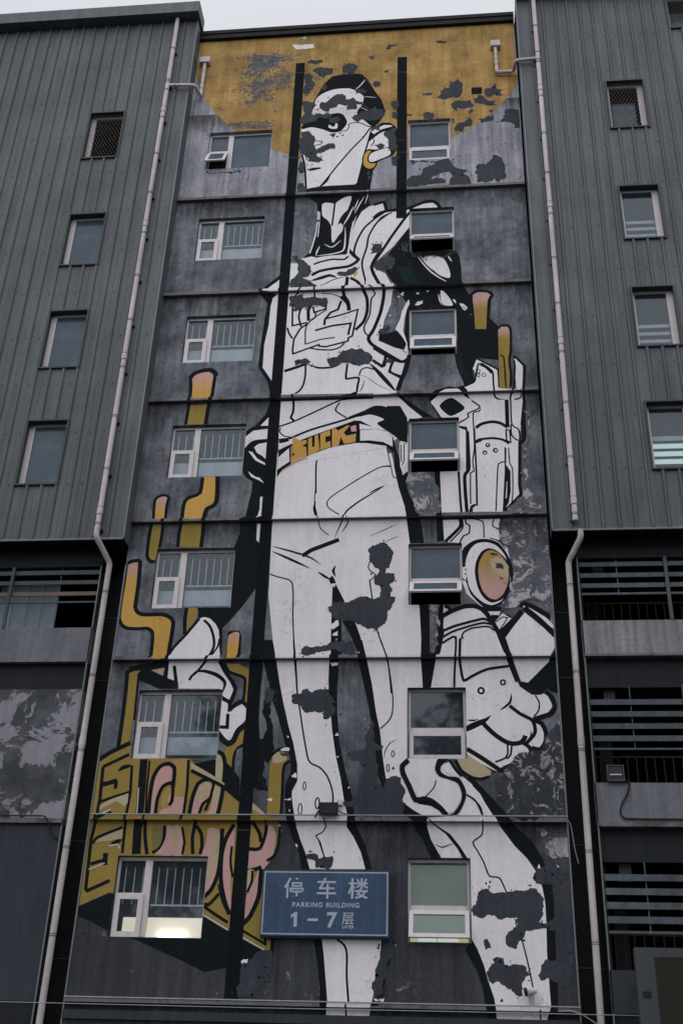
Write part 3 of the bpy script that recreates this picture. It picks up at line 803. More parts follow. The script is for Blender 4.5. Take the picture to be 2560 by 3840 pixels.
L K 0.019 5.15,14.15 5.1,13.95 5.15,13.86 5.28,13.76 5.14,13.6
L K 0.031 3.79,17.05 3.75,16.84 3.78,16.01
L K 0.023 5.61,16.76 5.41,16.74 5.26,16.68 4.82,16.4 4.28,16
T K 0.03 5.47,16.19 5.32,16.12 5.07,15.98
L K 0.018 5.5,17.27 5.6,16.76 5.66,16.43 5.76,16.4
F K - 5.68,17.43 5.83,16.88 5.88,16.46 6.01,16.58 6.03,16 6.26,15.42 6.36,15 6.4,14.58 6.07,14.59 5.99,15.26 5.95,15.57 5.79,16.15 5.68,16.74
F K - 6.67,16.56 6.8,16.56 6.81,15.98 6.83,15.26 6.87,14.63 6.71,14.6 6.7,15.27 6.69,15.98
F W - 6.8,16.56 7.2,16.56 7.24,15.96 7.25,15.35 6.83,15.35
F K - 6.29,12.97 6.52,12.96 6.52,11.78 6.66,11.78 6.54,10.96 6.36,10.96 6.35,11.18 6.32,11.66 6.33,12.16
F K - 6.75,12.99 6.84,12.96 6.83,12.68 6.78,12.4 6.82,12.3 6.78,12 6.66,11.61 6.64,12 6.72,12.25 6.7,12.65
@painted_torso
F W - 3.06,23.65 3.3,23.83 3.45,23.67 3.9,23.72 4.29,23.73 4.35,23.99 4.42,24.52 4.53,24.94 4.69,25.33 4.89,25.51 5.3,25.62 5.4,25.32 6.05,25.36 6.54,25.48 6.53,25.29 6.05,25.16 6.05,24.66 5.57,23.92 5.04,23.32 5.24,23.08 5.39,22.97 5.64,22.37 2.8,22.4 2.8,22.96
F W - 6.04,25.41 6.41,25.51 6.7,25.53 6.87,25.36 6.53,25.32 6.05,25.31
F W - 2.48,22.94 2.02,22.47 2.27,22.3 2.33,22.22 2.29,21.97 2.28,21.34 2.2,20.65 2.2,19.9 2.36,19.66 2.49,19.4 2.54,18.94 5.72,18.88 5.82,19.49 5.81,20.49 5.3,20.88 5.4,21.54 5.61,22.52 5.55,22.59 3.66,22.58 3.34,23.45 2.62,23.49
F W - 5.07,22.6 5.63,22.53 5.59,22.35 5.55,21.89 5.39,21.37 5.31,20.9 5.23,20.66 5.54,20.38 5.99,20.49 6.03,20.19 5.97,19.99 5.92,19.89 5.83,19.44 5.7,19.05 5.14,19.01
F W - 6.04,22.01 6.05,21.87 5.94,21.59 5.87,20.9 5.99,20.56 6.02,20.19 5.7,20.47 5.86,20.29 5.97,20.46 5.83,20.8 5.68,21.05 5.8,21.35 5.85,21.63 5.96,21.87
F W - 2.73,18.79 5.82,18.78 5.83,17.63 5.48,17.3 2.82,16.78 2.71,18.64
F W - 2.49,18.33 2.25,18.03 2.5,18
F W - 1.92,17.36 1.92,17.73 2.1,17.91 2.49,17.96 2.51,17.61 2.26,17.59 2.05,17.5
F W - 2.16,17.41 2.26,17.5 2.49,17.55 2.51,17 2.26,17.19
F W - 2.02,17.29 2.12,17.27 2.26,17.07 2.49,16.91 2.5,16.85 2.22,17.01
F W - 2.05,16.7 2.25,16.53 2.36,16.5 2.49,16.33 2.36,16.42 2.15,16.53
F W - 2.41,15.94 2.48,15.96 2.5,15.36 2.37,15.31 2.39,15.45 2.42,15.59
F W - 2.39,15.19 2.49,15.19 2.5,14.64 2.4,14.74
F W - 5.14,18.95 5.82,18.82 6.44,18.19 6,18.06 5.66,18.7 5.14,18.72
S K - 4.49,18.23 4.87,18.41 5.18,18.57 5.49,18.51 5.67,18.25 5.82,18.09 5.83,17.54 5.6,17.7 5.24,18.02 5.42,18.14 5.08,18.3 4.82,18.25
F K - 5.48,18.55 5.82,18.54 6,18.16 6.01,17.42 5.83,17.48 5.67,17.67 5.49,17.8
F K - 5.79,18.89 6.44,18.33 6.67,18.16 6.38,18.17 6.05,18.5 5.74,18.86
F W - 5.8,17.42 5.9,17.42 5.98,17.36 5.98,16.76 5.91,16.46 5.83,16.73
L K 0.02 5.84,17.36 5.86,16.85
L K 0.02 5.93,17.39 5.98,17.39
L K 0.02 5.92,17.36 5.92,16.88 5.87,16.76
F K - 2.48,23.07 1.92,22.5 2.2,22.08 2.15,21.48 2.11,20.72 2.09,19.98 2.13,19.84 2.37,19.43 2.48,18.97 2.56,18.97 2.49,19.43 2.36,19.66 2.21,19.9 2.2,20.65 2.28,21.34 2.29,21.97 2.33,22.26 2.46,22.39 2.26,22.42 2.02,22.47 2.49,22.92
L K 0.068 1.92,17.85 2.15,18.01 2.49,18
L K 0.057 1.92,17.32 2.08,17.54 2.25,17.6 2.51,17.61
L K 0.052 2.05,17.5 2.2,17.23 2.34,17.13 2.5,16.97
L K 0.037 2.75,18.01 3.11,18.15 3.57,18.39 4.24,18.75 4.68,18.89
L K 0.026 2.8,17.98 2.78,17.85 2.9,17.72 3.14,17.66
Z K 0.104 2.78,17.57 3.03,17.6
L K 0.047 3.03,17.63 3.59,17.89 4.36,18.14 4.92,18.34
L K 0.048 3.04,18.95 3.09,18.73 3.09,18.44 3.04,18.28 3.13,18.18
L K 0.031 4.28,18.7 4.18,18.46 4.47,18.22
F K - 2.79,16.49 2.78,16.99 2.79,17.3 3.04,17.44 3.6,17.7 4.26,17.96 4.67,18.13 4.82,18.12 5.22,17.86 5.47,17.79 5.65,17.6 5.71,17.3 5.66,17.12 5.48,17.34 4.99,17.44 4.71,17.45 4.13,17.35 3.62,17.15 3.27,16.95 2.88,16.66
F W - 2.79,17.08 3.05,17.35 3.08,16.95 2.79,16.72
F W - 4.8,18.03 5.19,17.9 5.24,17.86 4.81,17.85
F W - 4.82,17.83 5.22,17.85 5.5,17.76 5.63,17.6 5.64,17.31 5.4,17.46 5.04,17.52 4.83,17.51
F W - 2.79,17.48 3.6,17.73 3.6,17.78 4.26,18.02 4.67,18.16 4.62,18.12 3.6,17.7 3.04,17.47 2.8,17.33
F Y - 3.12,17.69 3.35,17.56 3.48,17.58 3.49,17.49 3.38,17.4 3.48,17.37 3.51,17.09 3.12,16.89 3.1,17.08 3.22,17.16 3.15,17.2
F Y - 3.09,17.38 3.13,17.42 3.14,17.12 3.11,17.12
F Y - 3.52,17.61 3.61,17.67 3.63,17.36 3.69,17.38 3.68,17.7 3.76,17.74 3.82,17.26 3.54,17.11
F Y - 3.82,17.76 4.06,17.86 4.07,17.69 3.95,17.66 3.96,17.48 4.08,17.53 4.09,17.35 3.84,17.26
F Y - 4.11,17.9 4.21,17.9 4.26,17.83 4.49,17.98 4.56,17.98 4.41,17.77 4.48,17.67 4.72,17.73 4.71,17.48 4.43,17.43 4.34,17.65 4.3,17.4 4.13,17.33
F K - 3.95,17.63 4.07,17.66 4.07,17.55 3.96,17.5
F PK - 3.14,16.98 3.51,17.11 3.5,17.06 3.12,16.86
F PK - 4.58,17.95 4.71,17.99 4.73,17.8 4.6,17.79
L Y 0.015 2.9,16.69 3.18,16.89 3.53,17.03
L K 0.074 3.36,23.02 3.58,23.16 3.92,23.23 4.37,23.29 4.59,23.44 4.64,23.53 4.5,23.68 4.35,23.92
L K 0.046 3.4,23.41 3.54,23.48 3.9,23.57 4.25,23.55 4.36,23.69
L K 0.034 3.44,23.67 3.76,23.73 4.3,23.77 4.35,23.99
T K 0.085 3.34,22.82 3.65,22.92 3.87,22.99 4.07,22.89
L K 0.023 4.82,23.82 4.73,23.41 4.79,23.07 4.86,22.56
L K 0.074 5.26,23.86 5.01,23.24 5.19,22.69 5.36,22.39 5.29,21.68 5.11,21.06 4.97,20.76 5.06,20.55 5.36,20.3 5.81,19.95
L K 0.033 4.94,22.52 5.06,22.4 5.12,22.26 5.02,22.08 4.99,21.56 4.85,21.14 4.88,20.94 4.99,20.8
L K 0.073 4.35,22.91 4.33,22.62 4.25,22.48 4.29,22.23 4.4,22.01 4.44,21.72
L K 0.067 4.43,22.87 4.63,22.72 4.78,22.45 4.9,22.13 4.92,21.7 4.83,21.32 4.62,21.05
L K 0.022 3.67,22.35 3.95,22.32 4.18,22.2
L K 0.072 4.19,22.22 4.38,21.97 4.42,21.72
Z K 0.05 4.21,22.07 4.13,21.77 3.94,21.68 3.79,21.44 3.78,21.25
Z K 0.039 3.83,21.47 4.25,21.59 4.67,21.75 4.6,21.26 4.54,20.85 4.44,20.79 4.43,20.68 3.85,20.52 3.67,20.55 3.66,20.6 2.99,20.32 2.97,20.44 2.99,20.82 3.14,21.16 3.33,21.32
Z K 0.044 3.54,21.08 3.99,21.22 4.49,21.28 4.43,20.89
Z K 0.027 3.3,20.63 3.28,21.04 3.3,21.25 3.43,21.46 3.83,21.79
Z K 0.027 3.3,20.63 3.73,20.78 4.08,20.82
L K 0.033 3.45,20.49 3.69,20.43 4.02,20.41 4.23,20.49 4.34,20.62
L K 0.039 2.79,21.21 2.85,21 2.95,20.84
Z K 0.039 2.89,22.01 2.92,21.27 3.32,21.36
L K 0.039 3.13,21.86 3.08,21.58 3.16,21.22
L K 0.067 3.41,21.99 3.33,21.78 3.35,21.42
Z K 0.039 3.45,21.91 3.49,21.7 3.8,21.81 3.81,22
L K 0.033 3.53,21.7 3.52,21.52 3.4,21.42
Z K 0.039 3.46,22.54 3.48,22.23
L K 0.04 3.1,22.54 3,22.37 2.86,22.23
T K 0.023 3.55,22.56 3.93,22.81 4.32,22.93
L K 0.07 2.79,19.76 3.12,19.88 3.36,19.99
T K 0.049 3.36,19.99 3.66,19.84 3.98,19.83 4.2,19.9 4.33,19.98
L K 0.038 3.34,19.96 3.35,19.59 3.31,19.3 3.22,19.11 3.09,19.01 3.07,18.95
L K 0.043 4.44,19.94 4.41,19.55 4.42,19.45 4.74,19.47 4.72,19.21 4.7,18.89
L K 0.032 4.75,19.54 4.81,19.73 4.95,19.79 5.13,19.72
T K 0.091 5.02,19.92 5.19,19.71 5.43,19.38 5.72,18.98
T K 0.021 4.9,19.4 4.85,19.17 4.75,18.98
T K 0.013 4.76,19.55 4.92,19.5 5.25,19.22 5.59,19.02
Z K 0.064 5.44,20.2 5.4,19.84 5.34,19.81 5.1,20.02
Z K 0.048 5.63,20.03 5.53,19.63 5.82,19.43
L K 0.079 4.34,18.81 4.6,18.86 4.7,18.92
L K 0.081 5.03,25.04 5.2,25.23 5.46,25.31 5.98,25.36 6.18,25.44 6.47,25.58 6.67,25.61 6.82,25.5 6.9,25.34
L K 0.076 5.02,25.56 5.19,25.62 5.32,25.64 5.39,25.34
L K 0.035 5.04,24.73 5.26,25.07 5.55,25.23
L K 0.063 6.05,25.21 5.89,24.95 5.56,24.35 5.36,23.95 5.11,23.47 5.07,23.33
F K - 6.1,24.4 5.59,23.9 5.42,23.57 5.23,23.39 5.6,23.19 5.98,23.2 6.07,23.79
L K 0.046 5.42,25.32 5.07,25.03 4.76,24.66 4.57,24.17 4.51,23.76 4.64,23.56
L K 0.041 5.47,25.2 5.13,24.87 4.91,24.38 4.86,23.96 4.74,23.37 4.85,22.74
S W - 6.43,23.51 6.63,23.54 6.93,23.48 7.07,23.22 7.15,22.88 7.12,22.72 6.87,22.83 6.65,23.09 6.49,23.32
T W 0.034 6.26,23.56 6.43,23.25 6.62,22.98 6.84,22.76 7.12,22.54
T W 0.022 6.34,23.57 6.49,23.29 6.68,23.02
T W 0.033 7.09,23.55 7.13,23.44 7.2,23.3
S W - 6.89,22.3 7,22.21 7.13,21.99 7.2,21.76 6.97,21.78 6.88,22
T W 0.027 6.82,22.18 6.86,21.93 6.94,21.77
S W - 7.19,21.98 7.27,21.95 7.28,21.82
S W - 7.37,21.82 7.48,21.8 7.59,21.65 7.53,21.58 7.45,21.66
S BL - 7.45,21.76 7.57,21.67 7.53,21.56 7.45,21.62
R W - 6.18,21.82 6.26,21.94 6.41,21.97 6.4,21.87 6.29,21.8
R W - 5.81,22.22 5.91,22.28 5.88,22.16
T W 0.082 6.03,22.01 5.96,21.8 5.86,21.39 5.75,21.01
F W - 5.72,21.08 5.86,21.04 5.99,20.56 5.97,20.46 5.91,20.66 5.78,20.8 5.68,21.01
F K - 5.25,20.9 5.37,20.87 5.72,20.98 5.88,20.73 5.97,20.52 5.91,20.32 5.65,20.42 5.38,20.58 5.24,20.66
L K 0.07 5.11,20.43 5.38,20.21 5.68,20 5.89,19.94 6.03,20.05
L K 0.09 6.05,20.15 5.97,19.73 5.84,19.34 5.75,19.02
L K 0.053 5.64,20 5.55,19.64 5.83,19.47
Z K 0.048 5.45,20.21 5.36,19.82 5.12,19.99
@painted_neck
F K - 3.08,26.03 4.88,25.95 4.88,25.75 4.93,25.55 4.69,25.33 4.53,24.94 4.42,24.52 4.35,23.99 4.29,23.73 3.9,23.72 3.45,23.67 3.33,23.71 3.08,23.65 3.3,23.9 3.36,24.43 3.4,25.01 3.43,25.41 3.39,25.73
S W - 3.55,25.68 3.71,25.73 3.88,25.68 3.91,25.66 4,25.77 4.21,25.92 4.38,25.94 4.35,25.67 4.25,25.32 4.09,24.97 4.17,24.81 4.16,24.62 4.05,24.43 3.94,24.21 3.89,24.19 3.86,24.4 3.84,24.79 3.74,25.03 3.57,25.24
L K 0.041 3.91,25.68 3.89,25.3 3.86,24.83
T K 0.088 4.28,25.39 4.14,25.09 4.04,24.86
L W 0.029 3.45,25.41 3.44,25.05 3.41,24.59 3.34,24.13 3.27,23.83
L W 0.021 3.49,25.36 3.49,24.81 3.47,24.43
T W 0.035 4.23,24.77 4.25,24.38 4.21,23.89 3.9,23.77 3.45,23.72
L W 0.041 4.47,24.95 4.41,24.52 4.38,24.07 4.33,23.66
T W 0.024 4.59,25.81 4.51,25.54 4.46,25.36
T W 0.03 4.83,26.81 4.72,26.53 4.63,26.13
T W 0.024 4.89,26.72 4.84,26.44 4.79,26.12
T W 0.035 4.45,25.54 4.32,25.15 4.17,24.81
T W 0.026 4.76,25.92 4.62,25.61 4.49,25.26
T W 0.023 4.55,25.18 4.44,24.76 4.38,24.37
T W 0.029 3.66,24.15 3.89,24.02 4.14,24.27
T W 0.021 4.87,26.32 4.84,25.91 4.77,25.6
T W 0.035 3.54,24.08 3.47,23.86 3.45,23.71
@painted_head
F K - 3.1,29.97 3.28,30.46 3.4,30.78 3.64,31.1 3.97,31.17 4.37,31.16 4.57,31.12 4.74,30.87 4.98,30.32 5.18,29.92 5.31,29.43 5.29,29.3 5.13,28.92 4.92,28.67 4.64,28.87 4.35,29.51 3.56,29.84
S W - 3.1,29.52 3.06,29.75 3.14,29.97 3.23,30.19 3.41,30.36 3.66,30.48 3.91,30.52 4.2,30.5 4.35,30.41 4.5,30.27 4.63,30.12 4.63,29.89 4.56,29.67 4.47,29.5 4.46,29.32 4.6,29.14 4.79,28.9 4.87,28.72 4.87,28.41 4.81,27.99 4.73,27.65 4.67,27.4 4.62,27.07 4.56,26.62 4.52,26.46 4.46,26.4 3.81,26.4 3.45,26.37 3.1,26.31 3.05,26.26 3.02,26.65 2.97,27.06 2.94,27.45 2.86,27.75 2.81,28.57 2.8,29.01 3.08,29.26
F K - 3.05,26.26 3.1,26.33 3.45,26.39 3.81,26.4 4.46,26.4 4.52,26.46 4.67,27.4 5.1,27.21 4.98,26.92 4.92,26.31 4.91,26.05 3.04,26.16
S K - 2.8,28.97 3.09,29.14 3.33,29.3 3.58,29.39 3.88,29.44 4.03,29.36 4.14,29.13 4.16,28.95 4.03,28.7 3.88,28.6 3.67,28.62 3.48,28.74 3.29,28.82 3.07,28.88 2.81,28.81
S W - 3.62,28.95 3.6,28.84 3.72,28.76 3.86,28.76 3.89,28.88 3.86,29 3.81,28.98 3.8,28.88 3.73,28.84 3.67,28.92
S W - 3.06,29.1 3.12,29.21 3.24,29.18 3.18,29.14
L K 0.036 3.45,26.37 3.62,26.65 3.96,27.25 4.33,27.85 4.65,28.3 4.86,28.7
T K 0.072 3.45,26.37 3.59,26.55 3.73,26.8
L K 0.025 3.96,28.64 4.16,28.66 4.23,28.81 4.21,28.9 4.36,28.98 4.58,28.94 4.76,28.81 4.9,28.74
C K 0.031 3.97,28.56
C K 0.031 4.05,28.46
C K 0.031 3.89,28.42
L K 0.025 3.25,28.28 3.45,28.24 3.42,28.14 3.2,28.09
T K 0.043 3.28,27.59 3.44,27.49 3.53,27.42
L K 0.043 2.86,27.73 2.95,27.36 2.99,27.06 3.06,26.24
T K 0.024 2.96,27.7 3.04,27.48 3.14,27.43
S K - 3.06,27.08 3.18,27.16 3.42,27.17 3.47,27.13 3.42,27.1 3.15,27.04
T W 0.028 4.37,30.42 4.54,30.63 4.67,30.88
T W 0.016 4.42,30.46 4.72,30.85
T W 0.016 4.63,30.03 4.68,30.09 5.05,30.02
T W 0.016 4.51,29.68 4.69,29.53 4.84,29.43
T W 0.016 4.56,29.76 4.81,29.56
T W 0.022 4.6,29.14 4.82,28.85 4.92,28.76
T W 0.016 4.5,29.45 4.85,29.25
F K - 4.86,28.54 5.01,28.75 5.22,28.91 5.44,28.89 5.6,28.75 5.68,28.57 5.69,27.8 5.55,27.51 5.3,27.38 5.11,27.27 5.08,27.12 4.86,27.2 4.8,27.52 4.7,27.66 4.79,28.12
F W - 4.89,28.54 5.07,28.68 5.28,28.8 5.47,28.78 5.54,28.73 5.22,28.63 4.98,28.43
F W - 4.84,28.12 4.99,28.28 5.2,28.5 5.5,28.56 5.56,27.93 5.42,27.86 5.03,27.78 4.84,27.82 4.78,27.78
S W - 4.85,27.56 5.03,27.7 5.39,27.82 5.49,27.6 5.39,27.48 4.94,27.27 4.84,27.39
T K 0.03 4.96,28.28 4.99,28.1 4.87,27.9
S Y - 4.92,27.72 4.83,27.56 4.82,27.37 4.92,27.22 5.07,27.21 5.01,27.05 4.86,27 4.72,27.11 4.68,27.32 4.7,27.57 4.8,27.74
L K 0.03 4.94,27.72 4.85,27.56 4.83,27.35 4.92,27.23 5.08,27.23 5.02,27.05 4.86,26.98 4.71,27.11 4.67,27.32 4.69,27.57 4.8,27.77 4.92,27.76
@painted_right_arm
F K - 6.52,18.74 6.8,19.01 7.06,19.11 7.22,19.06 7.48,19.14 7.62,18.76 7.57,18.7 7.22,18.93 7.06,19.05 6.85,18.88 6.7,18.73 6.59,18.64 6.84,18.17 6.79,18.18
F W - 6.59,18.64 6.8,18.85 7.11,19.02 7.24,18.99 7.47,18.76 7.84,18.46 7.71,18.38 7.53,18.26 7.32,18.02 7.27,17.86 6.84,18.17
S K - 7.03,18.81 7.21,18.68 7.34,18.55 7.44,18.42 7.33,18.28 7.1,18.18 6.9,18.34 6.81,18.5 6.9,18.69
F W - 7.44,19.1 7.7,19.22 7.74,19.36 7.71,19.59 7.67,19.62 7.78,19.94 8.01,19.84 8.3,19.56 8.31,18.92 8.75,18.87 8.73,19.87 8.76,19.92 8.94,19.7 8.91,18.93 8.92,18.71 8.83,17.81 7.3,17.86 7.53,18.26 7.84,18.46 7.57,18.7
L K 0.036 7.45,19.08 7.7,19.22 7.74,19.42 7.82,19.78 7.91,19.79 8.16,19.54 8.18,19.25 8.19,18.8 8.26,18.67 8.51,18.54 8.48,17.82
L K 0.057 7.87,19.76 8.01,19.67 8.16,19.47
O K 0.016,0.036,0.057 7.82,19.55
O K 0.016,0.036,0.057 7.81,19.42
O K 0.016,0.047,0.057 7.95,19.43
Z K 0.042 7.78,19.96 8.32,19.58
L K 0.067 8.33,19.6 8.34,19.24 8.33,18.95
L K 0.036 8.73,19.87 8.74,19.61 8.68,18.94 8.59,18.72 8.55,17.82
Z K 0.052 8.72,19.99 8.8,19.93 8.99,19.66 8.92,18.93 8.89,17.8
T K 0.041 8.86,18.93 8.84,18.68 8.65,18.56 8.6,17.81
F OYP:21.6:21.98 - 7.72,22.1 7.84,22.18 8.09,22.19 8.2,22.08 8.16,21.9 8.12,21.59 8.08,20.92 7.77,20.93 7.76,21.43 7.73,21.92
L K 0.07 7.7,21.96 7.69,22.1 7.84,22.22 8.12,22.2 8.25,22.07 8.17,21.9 8.13,21.41 8.1,20.92
F OYP:20.55:20.9 - 8.36,20.89 8.42,20.97 8.6,20.96 8.67,20.84 8.65,20.37 8.64,19.88 8.59,18.94 8.33,18.95 8.34,19.89
L K 0.048 8.35,20.89 8.44,21 8.61,21.01 8.68,20.84 8.66,20.2 8.61,19.88 8.63,19.39 8.6,18.94
L K 0.031 8.37,20.04 8.46,20 8.48,19.72 8.49,18.95
F W - 6.6,18.6 6.86,18.75 7.06,18.81 7.77,18.47 7.83,18.43 7.51,18.24 7.52,18.13 7.28,18 7.27,18.17 6.85,18.19
S K - 6.81,18.5 6.96,18.68 7.11,18.74 7.26,18.64 7.44,18.43 7.36,18.32 7.1,18.18 6.95,18.28
F W - 7.29,17.99 7.52,18.13 7.65,18.25 7.84,18.37 7.67,18.66 8.9,18.61 8.85,18.24 8.78,17.6 8.75,17.33 8.7,16.13 8.72,15.84 8.31,15.37 8.26,15.32 7.25,15.35 7.21,15.96 7.2,16.55 7.28,16.69
F K - 7.28,17.88 7.48,17.84 7.51,17.67 7.52,16.57 7.37,16.42 7.4,15.35 7.43,15.35 7.39,16.1 7.37,16.45 7.43,16.54 7.45,17.74 7.27,17.83
L K 0.065 7.49,17.7 7.5,17.13 7.5,16.6 7.4,16.42 7.4,15.96 7.43,15.35
L K 0.03 7.28,17.95 7.53,18.13 7.51,18.24 7.82,18.42 7.62,18.63
L K 0.025 7.84,18.37 7.79,18.29 7.65,18.25 7.65,17.73 7.65,17.21 7.6,16.83 7.62,16.53 7.54,16.49 7.52,15.61
Z K 0.035 7.66,17.79 7.67,17.12 7.68,16.53 7.67,15.58 7.57,15.58
L K 0.065 7.7,17.8 7.86,17.92 8.11,17.97 8.31,17.92 8.48,17.79
Z K 0.076 8.49,18.63 8.48,17.79
L K 0.03 8.59,18.62 8.59,17.88 8.75,17.72 8.75,17.39 8.57,17.55 8.57,17.88
Z K 0.03 8.44,17.73 8.53,17.7 8.54,17.34 8.44,17.4 8.44,17.73
L K 0.05 7.68,17.39 7.77,17.45 8.09,17.48 8.34,17.43 8.5,17.31
L K 0.025 7.68,17.35 7.84,17.42
C K 0.06 7.98,17.28
C K 0.067 8.16,17.12
C K 0.06 7.9,17.06
C W 0.022 7.98,17.29
C W 0.03 8.17,17.12
C W 0.027 7.9,17.05
L K 0.025 8.38,16.79 8.22,16.72 8.17,16.23 8.11,15.38
F K - 8.38,17.22 8.43,17.16 8.4,16.69 8.5,16.51 8.48,15.93 8.42,15.62 8.3,15.4 8.26,15.32 8.29,15.65 8.36,16.51
F W - 8.4,16.22 8.41,16.22 8.38,15.76 8.35,15.74
L K 0.022 8.48,17.19 8.49,16.74 8.55,16.57 8.53,15.93 8.49,15.59
Z K 0.061 8.93,18.61 8.84,17.87 8.89,17.69 8.85,17.39 8.76,17.33 8.7,16.13 8.72,15.84 8.3,15.37
S K - 8.84,17.87 8.93,17.78 8.91,17.44 8.81,17.36
Z K 0.044 7.25,16.54 7.28,15.68 7.3,15.35
S K - 7.52,15.56 7.6,15.61 7.64,15.56 7.57,15.5 7.56,15.35 7.47,15.35 7.5,15.5
F W - 6.86,15.19 8.26,15.19 8.19,14.63 7.28,14.56 6.88,14.6
L K 0.063 7.26,15.2 7.26,15 6.9,14.6
L K 0.029 7.31,15.2 7.31,14.95 7.02,14.6
L K 0.029 7.39,15.2 7.4,15.08 7.48,15.03 7.46,14.81 7.33,14.75 7.24,14.56
L K 0.024 7.56,15.21 7.78,15.14 7.81,14.99 7.81,14.69
L K 0.024 8.06,15.19 8.02,15 8.2,14.9
Z K 0.048 8.23,15.19 8.2,14.61
@painted_helmet
F W - 7.28,14.56 7.52,14.67 8,14.68 8.34,14.41 8.42,13.87 8.2,12.99 7.71,12.89 7.37,13.23 7.28,13.55 7.25,14.29
S K - 7.28,14.32 7.47,14.56 7.67,14.65 7.9,14.65 8.14,14.55 8.32,14.27 8.43,13.95 8.45,13.61 8.32,13.24 8.17,12.99 7.89,12.86 7.71,12.92 7.46,13.23 7.36,13.55 7.27,13.6
S W - 7.38,14.13 7.47,14.37 7.62,14.53 7.85,14.57 8.09,14.47 8.27,14.22 8.35,13.9 8.38,13.58 8.28,13.27 8.15,13.04 7.94,12.94 7.76,13 7.56,13.18 7.44,13.39 7.4,13.6 7.36,13.92
S K - 7.57,13.78 7.61,14.07 7.73,14.31 7.9,14.41 8.06,14.36 8.24,14.19 8.35,14 8.38,13.69 8.32,13.32 8.18,13.09 7.94,13 7.76,13.12 7.63,13.38
S OYN:13.3:14.1 - 7.65,13.78 7.68,14.04 7.8,14.28 7.96,14.36 8.15,14.25 8.28,14.06 8.35,13.77 8.31,13.48 8.2,13.22 8.04,13.08 7.88,13.12 7.74,13.3 7.67,13.54
R B - 7.96,14.12 8.12,14.2 8.28,14.03 8.34,13.77 8.24,13.64 8.08,13.74 7.97,13.9
F W - 7.29,13.92 7.36,13.93 7.38,13.65 7.36,13.56 7.29,13.65
C K 0.019 7.36,13.86
C K 0.019 7.35,13.74
C K 0.019 7.38,13.62
L K 0.028 7.28,14.29 7.38,14.45 7.52,14.53
L K 0.021 7.95,14.67 8.14,14.6 8.3,14.38
R P - 7.92,14.28 8.1,14.25 8.19,14.14 7.98,14.21
R P - 8.03,14.06 8.19,14.01 8.23,13.85 8.07,13.88
R P - 8.13,13.69 8.22,13.62 8.17,13.58
@painted_suit
F W - 6.83,12.68 7.02,12.8 7.48,12.92 7.71,12.87 7.88,12.54 8.1,12.18 8.2,11.84 8.26,11.67 8.37,11.28 8.47,11.02 8.81,10.78 9.03,10.81 9.15,10.52 9.01,10.34 8.76,10.22 8.93,10.06 8.95,9.77 8.81,9.57 8.64,9.61 8.55,9.44 8.35,9.32 8.03,9.19 7.9,9.08 7.28,9.46 7.3,10.95 6.54,10.96 6.66,11.66 6.78,12
F W - 6.84,12.96 6.95,12.92 6.99,12.8 6.83,12.7
F W - 7.82,12.82 8.14,12.82 8.07,12.66 7.91,12.66
F K - 7.91,12.69 8.07,12.66 8.19,12.81 8.38,12.61 8.19,12.16 8.2,11.84 8.3,11.64 8.43,11.02 8.47,10.92 8.33,11.26 8.05,12.09 7.97,12.39
F W - 7.98,12.51 8.19,12.77 8.37,12.61 8.08,12.31
F W - 8.64,12.76 9.31,12.12 9.3,11.95 9.22,11.78 9.12,11.54 8.65,11.06 8.5,11.09 8.38,11.5 8.21,12.13
F W - 8.63,12.91 8.67,12.93 9.29,12.5 9.32,12.3 8.67,12.8
L K 0.091 8.63,12.98 8.85,12.88 9.12,12.7 9.33,12.47
L K 0.1 8.65,12.86 8.93,12.6 9.31,12.17
L K 0.105 8.6,12.78 8.14,12.18
L K 0.05 8.63,13 8.57,12.88
F K - 9.32,11.97 9.41,11.97 9.33,10.82 9.14,10.85 9.06,10.92 8.92,10.78 8.72,10.78 8.47,10.97 8.43,11.09 8.65,11.06 9.12,11.54 9.24,11.76
L K 0.083 6.82,12.68 7.02,12.8 7.3,12.91 7.53,12.92 7.71,12.84 7.86,12.64 8.03,12.31 8.16,12.06 8.24,11.74 8.31,11.45 8.43,11.09
L K 0.102 6.78,12.68 6.76,12.4 6.78,12.3 6.73,12 6.67,11.71
L K 0.046 6.82,12.31 7.06,12.42 7.47,12.54 7.75,12.6 7.88,12.52
L K 0.037 6.81,12.16 7.05,12.3 7.47,12.44 7.74,12.5 7.9,12.46
L K 0.027 7.28,12.14 7.23,12.13 7.28,12.27 7.47,12.37 7.76,12.41 7.88,12.39 7.96,12.31
L K 0.036 6.8,12.01 6.96,12.12 7.1,12.16 7.09,11.75 7.06,11.27 7.05,10.97
L K 0.045 7.2,12.12 7.18,11.65 7.2,11.41 7.26,11.12 7.44,11.22 7.78,11.38 8.25,11.45
O K 0.035,0.06,0.066 7.63,10.88
O K 0.031,0.049,0.054 8.11,11.07
L K 0.023 8.16,12.76 8.36,12.61
L K 0.018 8,12.51 8.16,12.64 8.27,12.62 8.08,12.31
L K 0.056 6.86,12.93 6.97,12.87 6.99,12.8
L K 0.06 7.71,12.86 7.94,12.85 8.14,12.86
L K 0.023 7.82,12.8 8.14,12.8
L K 0.023 7.91,12.68 8.07,12.67
@painted_glove
T K 0.044 8.28,10.81 8.24,10.6 8.01,10.42
L K 0.061 8.23,10.53 8.46,10.34 8.7,10.2 8.75,10 8.72,9.88 8.54,9.68
L K 0.026 8.79,10.77 8.87,10.59 8.84,10.41 8.74,10.29
L K 0.079 9.01,10.85 9.14,10.73 9.19,10.52 9.12,10.36 8.94,10.29 8.72,10.22
L K 0.074 8.72,10.2 8.89,10.13 8.97,9.93 8.95,9.72 8.83,9.55 8.66,9.59
S K - 7.28,10.07 7.54,10.2 7.7,10.25 7.83,10.32 7.69,10.14 7.3,9.95
